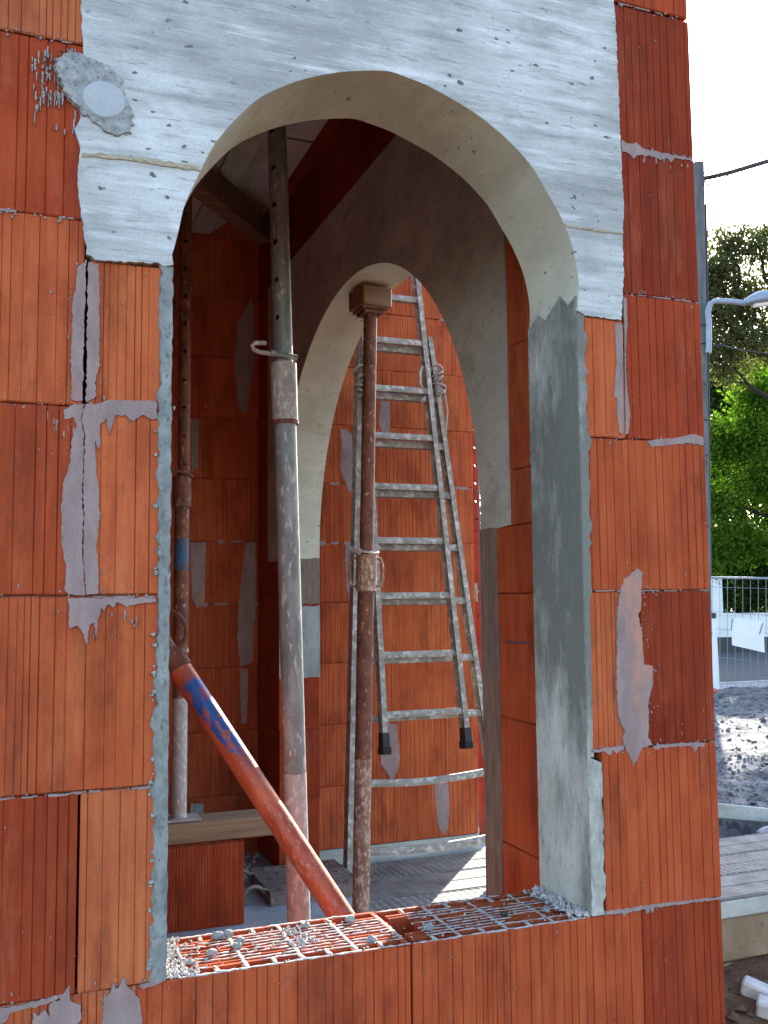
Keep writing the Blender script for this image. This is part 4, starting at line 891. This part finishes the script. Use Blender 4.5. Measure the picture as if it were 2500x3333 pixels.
for i, (p, s, lab) in enumerate(lumps):
    if i == 0: p = (0.6290,0.1520,0.0060); lab = 'large faceted pale lump near the back edge, left of the brick joint'
    o = blob('mortar_lump', p, (s * .8, s * .62, s * .56), 'rubber' if 'black' in lab else 'lump', seed=i, rough=.3); tag(o, lab, 'mortar lump', 'loose lumps lying on the hollow sill bricks')
mb = MB()
def crumbs(n, fx, fy, smin, smax):
    for i in range(n):
        x, y = fx(), fy(); s = rnd.uniform(smin, smax); c = Vector((x, y, .001 + s * .3)); bm_ = [Vector((rnd.uniform(-1, 1), rnd.uniform(-1, 1), rnd.uniform(-1, 1))).normalized() * s for _ in range(6)]
        o6 = [Vector((1, 0, 0)), Vector((-1, 0, 0)), Vector((0, 1, 0)), Vector((0, -1, 0)), Vector((0, 0, 1)), Vector((0, 0, -1))]
        vv = [c + a_ * s * rnd.uniform(.6, 1.1) + b_ * .35 for a_, b_ in zip(o6, bm_)]
        mb.add(vv, [(0, 2, 4), (2, 1, 4), (1, 3, 4), (3, 0, 4), (2, 0, 5), (1, 2, 5), (3, 1, 5), (0, 3, 5)])
crumbs(520, lambda: .257 + abs(rnd.gauss(0, .026)), lambda: rnd.uniform(.005, .19), .001, .005)
crumbs(160, lambda: 1.07 - abs(rnd.gauss(0, .018)), lambda: rnd.uniform(.005, .19), .003, .009)
crumbs(140, lambda: rnd.uniform(.27, 1.06), lambda: rnd.uniform(.005, .19), .001, .0035)
crumbs(90, lambda: rnd.gauss(.51, .014), lambda: rnd.uniform(.06, .17), .0015, .005)
o = struct(mb.obj('sill_crumbs', 'crumb', None), 'stuff'); o['label'] = 'dry mortar crumbs heaped at the jambs and strewn along the sill'

# ------------------------------------------------------------------ outside, right of the house
bd = MB().box(-1.4, 3.2, 0, .032, -.085, 0, .004).obj('timber_board', 'slab_edge', None, loc=(4.131, 3.25, -.680)); bd.rotation_euler = (0, .16, 0); tag(bd, 'long pale board set on edge between the rubble and the metal planks', 'board')
o = blob('rubble_stone', (4.50, 3.06, -.835), (.22, .12, .075), 'stone', seed=4, sub=4, rough=.25); tag(o, 'pale rounded stone lying behind the metal planks', 'stone')
for i in range(16):
    x = rnd.uniform(3.4, 5.0); y = rnd.uniform(2.9, 3.2); s = rnd.uniform(.015, .035)
    o = blob('rubble_stone', (x, y, -.895), (s * 1.3, s, s * .8), 'stone', seed=20 + i, sub=1)
    tag(o, 'small pale stone strewn behind the metal planks', 'stone', 'small stones between the planks and the board')
def brokenblock(p, s, rz, ry, lab):
    o = MB().box(-s[0], s[0], -s[1], s[1], -s[2], s[2], .008).obj('broken_block', 'stone', None, loc=p); o.rotation_euler = (.2, ry, rz); tag(o, lab, 'block fragment', 'white block pieces in the dirt'); return o
brokenblock((3.0270,1.7710,-1.0800), (.060, .035, .035), -.9, .25, 'white block fragment lying in the brown dirt, nearer the wall')
brokenblock((2.9850,1.6510,-1.1000), (.05, .04, .035), -.8, .1, 'white block fragment at the very edge of the photo, beside the other fragment')
for i, (u_) in enumerate([(3.0870,2.0140,-1.0600), (3.0510,1.9250,-1.1000), (3.1540,1.9670,-1.1000)]): o = blob('dirt_clod', u_, (.05, .04, .03), 'dirt', seed=50 + i); tag(o, ['earth clod nearest the house corner', 'lower earth clod beside the house corner', 'earth clod beside the white fragments'][i], 'clod')
mb = MB()
def pieces(n, fx, fy, fz, smin, smax):
    for i in range(n):
        x, y = fx(), fy(); s = smin * (smax / smin) ** (rnd.random() ** 2.2); c = Vector((x, y, fz(x, y) + s * .25))
        o6 = [Vector((1, 0, 0)), Vector((-1, 0, 0)), Vector((0, 1, 0)), Vector((0, -1, 0)), Vector((0, 0, .7)), Vector((0, 0, -.7))]
        vv = [c + (a_ + Vector((rnd.uniform(-.4, .4), rnd.uniform(-.4, .4), rnd.uniform(-.3, .3)))) * s for a_ in o6]
        mb.add(vv, [(0, 2, 4), (2, 1, 4), (1, 3, 4), (3, 0, 4), (2, 0, 5), (1, 2, 5), (3, 1, 5), (0, 3, 5)])
pieces(2600, lambda: rnd.uniform(3.2, 6.5), lambda: rnd.uniform(2.85, 5.5), hr, .007, .032); pieces(2600, lambda: rnd.uniform(4.5, 11), lambda: rnd.uniform(5, 11.5), hr, .010, .042)
o = struct(mb.obj('rubble_pieces', 'rubble_dark'), 'stuff'); o['label'] = 'loose stones and broken concrete strewn over the pale ground'
mb = MB(); pieces(500, lambda: rnd.uniform(2.6, 3.9), lambda: rnd.uniform(.9, 1.95), lambda x, y: -1.16 + .05 * fb(x, y, 1.3) + .022 * fb(x, y, 7) + (.12 * max(0, (y - 1.5) * 2)), .005, .035)
o = struct(mb.obj('dirt_crumbs', 'dirt'), 'stuff'); o['label'] = 'earth crumbs at the foot of the retaining wall'
# brick stack glimpsed past the corner
bs = thing('brick_stack', 'small stack of orange bricks seen through the arch, past the rear wall', 'brick stack')
bxp = (2.9990,4.3000,-1.1310)
for r_ in range(2): MB().box(bxp[0] - .25, bxp[0] + .25, 4.2, 4.4, -.9 + r_ * .31, -.6 + r_ * .31 , .003).obj('brick', 'brick', bs).color = (*ORANGE, 1)
# mesh fence
FY = 12.05
FP = thing('mesh_fence', 'temporary wire mesh site fence standing at the edge of the rubble', 'fence')
pA = Vector((11.2550,12.2450,0.8670)); pB = Vector((12.3240,11.1880,0.8210)); pA0 = Vector((11.2970,12.4020,-1.0490)); pB0 = Vector((12.3700,11.3580,-1.2630))
fx = lambda t, s: (pA0.lerp(pB0, t)).lerp(pA.lerp(pB, t), s)
MB().tube([fx(-.6, 1), fx(2.0, 1)], .022, 10).obj('top_rail', 'steel', FP, True); MB().tube([fx(-.6, 0), fx(2.0, 0)], .020, 10).obj('bottom_rail', 'cable', FP, True)
for i in range(30):
    t = -.3 + i * .083; MB().tube([fx(t, 0), fx(t + .001, .5), fx(t, 1)], .0042, 5).obj('wire', 'steel', FP)
for s in (.18, .30, .55, .70, .92): MB().tube([fx(-.4, s), fx(1.9, s - .01)], .0042, 5).obj('wire', 'steel', FP)
sheet = MB(); q = [fx(.40, .655), fx(.745, .64), fx(.76, .38), fx(.41, .415)]; off = Vector((-.36, -.93, 0)) * .02
sheet.add([p + off for p in q] + [p + off * 1.2 for p in q], [(0, 1, 2, 3), (7, 6, 5, 4), (0, 4, 5, 1), (1, 5, 6, 2), (2, 6, 7, 3), (3, 7, 4, 0)]); o = sheet.obj('blank_sign', 'sheet'); tag(o, 'blank white sheet tied to the wire mesh fence', 'sign')
for a, b in (((.41, .65), (.395, .54)), ((.735, .63), (.70, .53))): MB().tube([fx(*a) + off * 2, fx(*b) + off * 2], .006, 5).obj('tie_wire', 'cable', o)
ps = thing('fence_post', 'stained white round post with dark cap in front of the mesh fence', 'post')
pp = Vector((11.0850,11.6200,-1.0120)); autosmooth(MB().tube([pp, pp + Vector((0, 0, 1.18))], [.078, .066], 20).obj('post_shaft', 'white', ps)); autosmooth(MB().tube([pp + Vector((-.02, 0, 1.18)), pp + Vector((-.02, 0, 1.27))], .08, 20).obj('post_cap', 'cable', ps))
rp = Vector((10.2380,10.6490,-0.9190)); o = MB(); o.tube([rp + Vector((-.3, 0, .03)), rp, rp + Vector((.04, 0, .0)), rp + Vector((.055, 0, 0))], [.045, .045, .04, .015], 14); o = autosmooth(o.obj('plastic_pipe', 'redplastic')); tag(o, 'rounded end of a red plastic pipe by the white post', 'pipe')
# pale garden wall over the road
gw = thing('garden_wall', 'white garden wall with a taller pier across the road', 'wall')
DW = 30
def yat(u, v_, Y): pass
wl = Vector((19.6440,23.1700,-1.2130)); wr = Vector((23.9360,21.5150,-1.3550)); dw = (wr - wl); dw.z = 0; L_ = dw.length; dw.normalize(); dn = Vector((-dw.y, dw.x, 0))
def wallbox(name, a, b, z0, z1, th, mat, back=0):
    P = [wl + dw * a + dn * back, wl + dw * b + dn * back, wl + dw * b + dn * (back + th), wl + dw * a + dn * (back + th)]
    mb = MB(); mb.add([(p.x, p.y, z0) for p in P] + [(p.x, p.y, z1) for p in P], [(3, 2, 1, 0), (4, 5, 6, 7), (0, 1, 5, 4), (1, 2, 6, 5), (2, 3, 7, 6), (3, 0, 4, 7)]); return mb.obj(name, mat, gw)
zt = (21.2280,22.4560,-0.1250)[2]; zlo = (21.2430,22.5120,-0.8130)[2]; zp = (20.5330,22.6230,1.0130)[2]
wallbox('low_wall', -3, L_ + 4, zlo, zt, .2, 'white'); wallbox('coping', -3, L_ + 4, zt + .002, zt + .05, .26, 'white', -.03)
wallbox('shadow_base', -3, L_ + 4, -1.6, zlo - .002, .18, 'asphalt', .01)  # wall base coloured dark to stand in for the shadow beneath
wallbox('pier', -3, L_ * (1565 - 1480) / 320, zt + .052, zp, .22, 'white', -.01)
# utility pole, street lamp, cables
UP = thing('utility_pole', 'tall grey utility pole standing close behind the corner of the house', 'pole')
p0 = Vector((10.0710,10.6080,0.2430)); p1 = Vector((9.8420,10.0620,7.2500)); p0 = p0 + (p0 - p1) * .3
autosmooth(MB().tube([p0, p1], [.135, .088], 20).obj('pole_shaft', 'pole', UP))
for t in (.2, .38, .5, .56, .62): c = p0.lerp(p1, t); autosmooth(MB().tube([c, c + Vector((0, 0, .03))], .135 - .047 * t + .006, 20).obj('steel_band', 'cable', UP))
autosmooth(MB().tube([p0.lerp(p1, .3) + RT * .12, p0.lerp(p1, .7) + RT * .125, p0.lerp(p1, .93) + RT * .11], .016, 6).obj('down_cable', 'cable', UP))
SL = thing('street_lamp', 'pale blue curved street lamp clamped to the utility pole', 'street lamp')
arm = [(9.9250,10.0760,4.3610), (9.9180,10.0480,4.7010), (9.9000,10.0370,4.8990), (9.9310,10.0150,5.0120), (10.0020,9.9840,5.0530), (10.2010,9.9070,5.0440), (10.4330,9.8200,5.0140)]
autosmooth(MB().tube([(9.9210,10.0870,4.2630)] + arm, [.044] * 8, 12).obj('lamp_arm', 'lamp', SL))
h0 = Vector((10.4200,9.8250,5.0070)); hx = Vector((10.9610,9.6110,5.0580)) - h0; hv = []; hf = []; ns = 12
for i in range(ns + 1):
    t = i / ns; c = h0 + hx * t; w = .04 + .11 * math.sin(math.pi * min(1, t * 1.15 + .05)) ** .7 if t < .98 else .01; hh = .05 + .10 * math.sin(math.pi * min(1., t * .95 + .05))
    for k in range(12): a = 2 * math.pi * k / 12; zz = math.sin(a); hv.append(c + Vector((0, 0, 1)) * (hh * zz * (1 if zz > 0 else .35) + .03 * math.sin(math.pi * t)) + FW * w * math.cos(a))
for i in range(ns):
    for k in range(12): j = (k + 1) % 12; hf.append((i * 12 + k, i * 12 + j, i * 12 + 12 + j, i * 12 + 12 + k))
hf += [tuple(range(12)), tuple(range(ns * 12, ns * 12 + 12))]
autosmooth(mk('lamp_head', hv, hf, 'lamp', SL)); autosmooth(MB().tube([h0 + hx * .25 + Vector((0, 0, -.028)), h0 + hx * .9 + Vector((0, 0, -.028))], .05, 12).obj('lamp_lens', 'sheet', SL))
for v_ in (0, 1): c = Vector((9.9520,10.1420,4.7140)) if v_ == 0 else Vector((9.9580,10.1650,4.4300)); MB().tube([c - RT * .15, c + RT * .08], .014, 8).obj('clamp', 'cable', SL)
def cable(pts, r, lab, name='overhead_cable'):
    P = [Vector(p) for p in pts]; out = []
    for i in range(len(P) - 1):
        for j in range(6): out.append(P[i].lerp(P[i + 1], j / 6))
    out.append(P[-1]); return tag(autosmooth(MB().tube(out, r, 6).obj(name, 'cable')), lab, 'cable')
cable([(9.9080,10.0590,7.0060), (10.0280,10.0100,7.0270), (10.1220,9.6560,6.9730), (10.1370,8.9090,6.8270), (9.7000,6.9770,6.2640)], .034, 'thick bundled overhead cable rising to the right from the pole')
cable([(10.1950,9.9420,7.0610), (10.2550,9.6120,6.8800), (10.1380,8.9390,6.4920), (10.2360,7.8780,5.8980)], .010, 'thin overhead cable sagging below the bundled cable')
cable([(10.0120,10.2520,4.4270), (10.2530,10.1580,4.4240), (10.8740,10.4510,4.4740), (11.9420,10.5730,4.4840)], .012, 'lower cable leaving the pole under the street lamp')
for i, pp_ in enumerate([[(9.9130,10.0510,7.0630), (9.9120,9.9420,7.0910), (9.9930,9.9120,7.0690), (9.9270,9.9410,7.0340)], [(9.9220,10.0550,6.9920), (9.9320,9.9580,6.8280), (10.0300,9.9150,6.8770), (10.1010,9.8780,6.9830)], [(9.9210,10.0530,7.0060), (9.9040,9.9640,6.8780), (9.9840,9.9360,6.8480), (10.0470,9.8970,7.0040)]]):
    cable(pp_, .009, ['loose wire loop sticking up at the pole top', 'longest loose wire loop hanging below the bundled cable', 'shorter loose wire loop hanging close to the pole'][i], 'loose_wire')

# ------------------------------------------------------------------ trees
def leaves(n, blobs, size, rs, shell=.5):
    """small leaf quads in clumps spread through ellipsoid lobes"""
    g_ = np.random.default_rng(rs); V = []; tot = sum(b[2] for b in blobs)
    for c, r, w in blobs:
        k = int(n * w / tot); nc = max(6, k // 60)
        d = g_.normal(size=(nc, 3)); d /= np.linalg.norm(d, axis=1)[:, None]
        rr = shell + (1 - shell) * g_.random(nc) ** .7
        rr *= 1 + .28 * np.sin(d[:, 0] * 5 + c[0]) * np.cos(d[:, 1] * 4 + d[:, 2] * 5)
        cen = np.array(c) + d * rr[:, None] * np.array(r)
        idx = g_.integers(0, nc, k); P = cen[idx] + g_.normal(size=(k, 3)) * size * 3.1
        a = g_.normal(size=(k, 3)); a /= np.linalg.norm(a, axis=1)[:, None]; b = g_.normal(size=(k, 3)); b -= a * (a * b).sum(1)[:, None]; b /= np.linalg.norm(b, axis=1)[:, None]
        s = (size * (.55 + .8 * g_.random(k)))[:, None]
        V.append(np.stack([P - a * s, P + b * s * .5, P + a * s, P - b * s * .5], 1).reshape(-1, 3))
    V = np.concatenate(V); return V
def foliage(name, V, mat, parent):
    me = bpy.data.meshes.new(name); n = len(V) // 4
    me.vertices.add(len(V)); me.vertices.foreach_set('co', V.astype(np.float32).ravel()); me.loops.add(4 * n); me.polygons.add(n)
    me.loops.foreach_set('vertex_index', np.arange(4 * n, dtype=np.int32)); me.polygons.foreach_set('loop_start', np.arange(0, 4 * n, 4, dtype=np.int32)); me.polygons.foreach_set('loop_total', np.full(n, 4, dtype=np.int32))
    me.update(); me.materials.append(M[mat]); o = bpy.data.objects.new(name, me); COL.objects.link(o); o.parent = parent; return o
def limbs(parent, base, ends, r0, rs):
    r = random.Random(rs); mb = MB()
    def br(a, b, ra, lev):
        n = 6; pts = []; q = Vector(a)
        for i in range(n + 1): t = i / n; p = Vector(a).lerp(Vector(b), t) + Vector((r.uniform(-1, 1), r.uniform(-1, 1), r.uniform(-.5, .5))) * (Vector(b) - Vector(a)).length * .07 * (i > 0); pts.append(p)
        mb.tube(pts, [ra * (1 - .65 * i / n) for i in range(n + 1)], 7 if lev < 2 else 4)
        if lev < 3:
            for k in range(4 if lev else 3):
                s = pts[r.randint(2, n)]; L_ = (Vector(b) - Vector(a)).length * r.uniform(.4, .65); dd = ((Vector(b) - Vector(a)).normalized() + Vector((r.uniform(-1, 1), r.uniform(-1, 1), r.uniform(-.3, .8))) * .8).normalized()
                br(s, s + dd * L_, ra * .42, lev + 1)
    mb2 = MB(); mb2.tube([base, Vector(base).lerp(Vector(ends[0][0]), .5), ends[0][0]], [r0, r0 * .85, r0 * .7], 12); mb2.obj('trunk', 'bark', parent, True)
    for a, b in ends: br(a, b, r0 * .5, 0)
    mb.obj('limb', 'bark', parent, True)
def gz(p, z=-1.3): return (p[0], p[1], z)
def TR(label, mat, dist, blobs, n, size, base_u, r0, rs, limbends, name='tree', shell=.35):
    t = thing(name, label, 'tree'); bb = []
    for (p, r, w) in blobs: bb.append((p, r, w))
    foliage('crown', leaves(n, bb, size, rs, shell), mat, t)
    limbs(t, gz(base_u), limbends, r0, rs + 1)
TR('tall open-crowned oak with dark limbs showing against the sky', 'leaf_olive', 20,
   [((13.5030,14.0250,7.2280), (.3, .6, .35), .35), ((13.7330,13.8880,7.7510), (.35, .6, .25), .3), ((13.2990,14.1080,7.1830), (.2, .4, .3), .25), ((13.8830,13.9680,6.2220), (.7, .8, .9), 1.), ((14.3190,13.7560,6.6950), (.75, .9, .6), .8), ((13.5710,14.0200,6.9890), (.32, .6, .35), .35), ((14.0310,13.7860,7.6050), (.5, .7, .28), .35), ((13.3670,14.1420,6.5130), (.28, .6, .55), .5), ((13.1250,14.2710,6.1340), (.3, .5, .6), .4), ((14.8830,13.4680,7.4540), (.6, .9, .6), .5), ((14.3810,13.6210,7.9170), (.35, .5, .2), .2), ((13.6760,14.1180,5.4600), (.7, .9, .5), .8), ((14.4740,13.7820,5.7390), (.8, .9, .5), .7)],
   27000, .042, (15.5660,13.8010,0.8580), .13, 11, [((14.9340,13.6560,5.1610), (14.0020,13.8620,6.8890)), ((14.8400,13.6750,5.3530), (13.6660,14.0790,5.9380)), ((14.8360,13.6590,5.5440), (14.4280,13.6100,7.8400)), ((14.9510,13.7190,4.3970), (13.7720,14.1070,5.1730)), ((14.1080,13.8900,6.1240), (13.8550,13.8670,7.4640))], shell=.1)
TR('bright green leafy tree behind the street lamp', 'leaf_green', 24,
   [((17.3970,16.9750,5.5000), (.8, 1.1, .75), 1.), ((16.8860,17.2770,4.3590), (.75, 1.1, .7), 1.), ((16.4900,17.5650,2.8730), (.6, 1., .8), .8), ((17.4460,17.1530,3.3220), (.9, 1.1, .8), 1.), ((16.1920,17.5570,4.2510), (.35, .8, .6), .4), ((17.9590,16.8610,4.3480), (1.1, 1.1, 1.2), .9), ((17.1570,17.4000,1.8350), (1., 1.1, .5), .7), ((16.3040,17.7520,1.6140), (.45, .8, .6), .4)],
   30000, .052, (19.0000,16.7690,0.9000), .12, 21, [((17.9840,16.9550,3.2020), (17.2930,17.0260,5.3860)), ((17.9920,16.9830,2.8580), (16.4520,17.4240,4.5920)), ((18.1220,16.8500,3.7740), (17.7470,16.9540,4.2360)), ((17.8950,17.0620,2.4010), (16.3300,17.6280,2.8740))], shell=.1)
TR('dark shaded tree filling the gap between the oak and the bright tree', 'leaf_dark', 38,
   [((26.0170,28.4400,8.3550), (1.6, 1.6, 1.5), 1.), ((27.0680,28.1640,6.8930), (2., 2, 1.7), 1.2), ((26.0900,28.7080,5.0880), (1.8, 2, 2.), 1.2), ((27.6950,27.7070,9.2460), (1.8, 2, 1.3), .9), ((28.3050,27.8820,4.7040), (2.2, 2, 2.4), 1.3)],
   30000, .11, (26.8580,28.7720,1.0890), .3, 31, [((26.7770,28.4740,4.7190), (27.0400,28.0600,8.1640)), ((26.7970,28.5490,3.8110), (26.0370,28.5140,7.4480))], shell=.2)
TR('dense dark hedge-like shrub above the white garden wall', 'leaf_dark', 32,
   [((22.0380,24.1630,1.3280), (1.5, 1.2, 1.3), 1.), ((22.9030,23.8550,1.0140), (1.7, 1.2, 1.3), 1.2), ((23.8970,23.4420,1.3100), (1.7, 1.2, 1.5), 1.), ((21.1830,24.5080,1.1830), (1.5, 1.2, 1.3), .8)],
   26000, .075, (22.9300,23.9560,-0.2090), .1, 41, [((22.9130,23.8930,0.5550), (22.5930,23.8780,2.0860))], name='shrub', shell=.2)
TR('vivid green sapling in front of the dark shrub, right of the white pier', 'leaf_green', 31,
   [((21.6770,23.6980,2.0690), (.8, .8, .9), 1.), ((22.0590,23.6720,0.7120), (.7, .6, .6), .5), ((22.8070,23.2730,1.9080), (.9, .8, .7), .8)],
   7000, .075, (22.1490,23.7190,-0.1920), .08, 51, [((22.1360,23.6700,0.4100), (21.8080,23.6060,2.5190))], name='shrub', shell=.2)
# far belt of woodland that reads as one mass behind the garden wall
g_ = np.random.default_rng(77); bl = []
for i in range(34):
    t = i / 33; x = -38 + 118 * t; y = 60 - 38 * t + g_.normal() * 1.5; h = 2.6 + 1.6 * g_.random()
    bl.append(((x, y, -1.2 + h), (2.8 + g_.random(), 2.2, h), 1.))
wb = foliage('woodland', leaves(70000, bl, .16, 78, .35), 'leaf_dark', None); struct(wb, 'stuff'); wb['label'] = 'far belt of dark woodland behind the road'
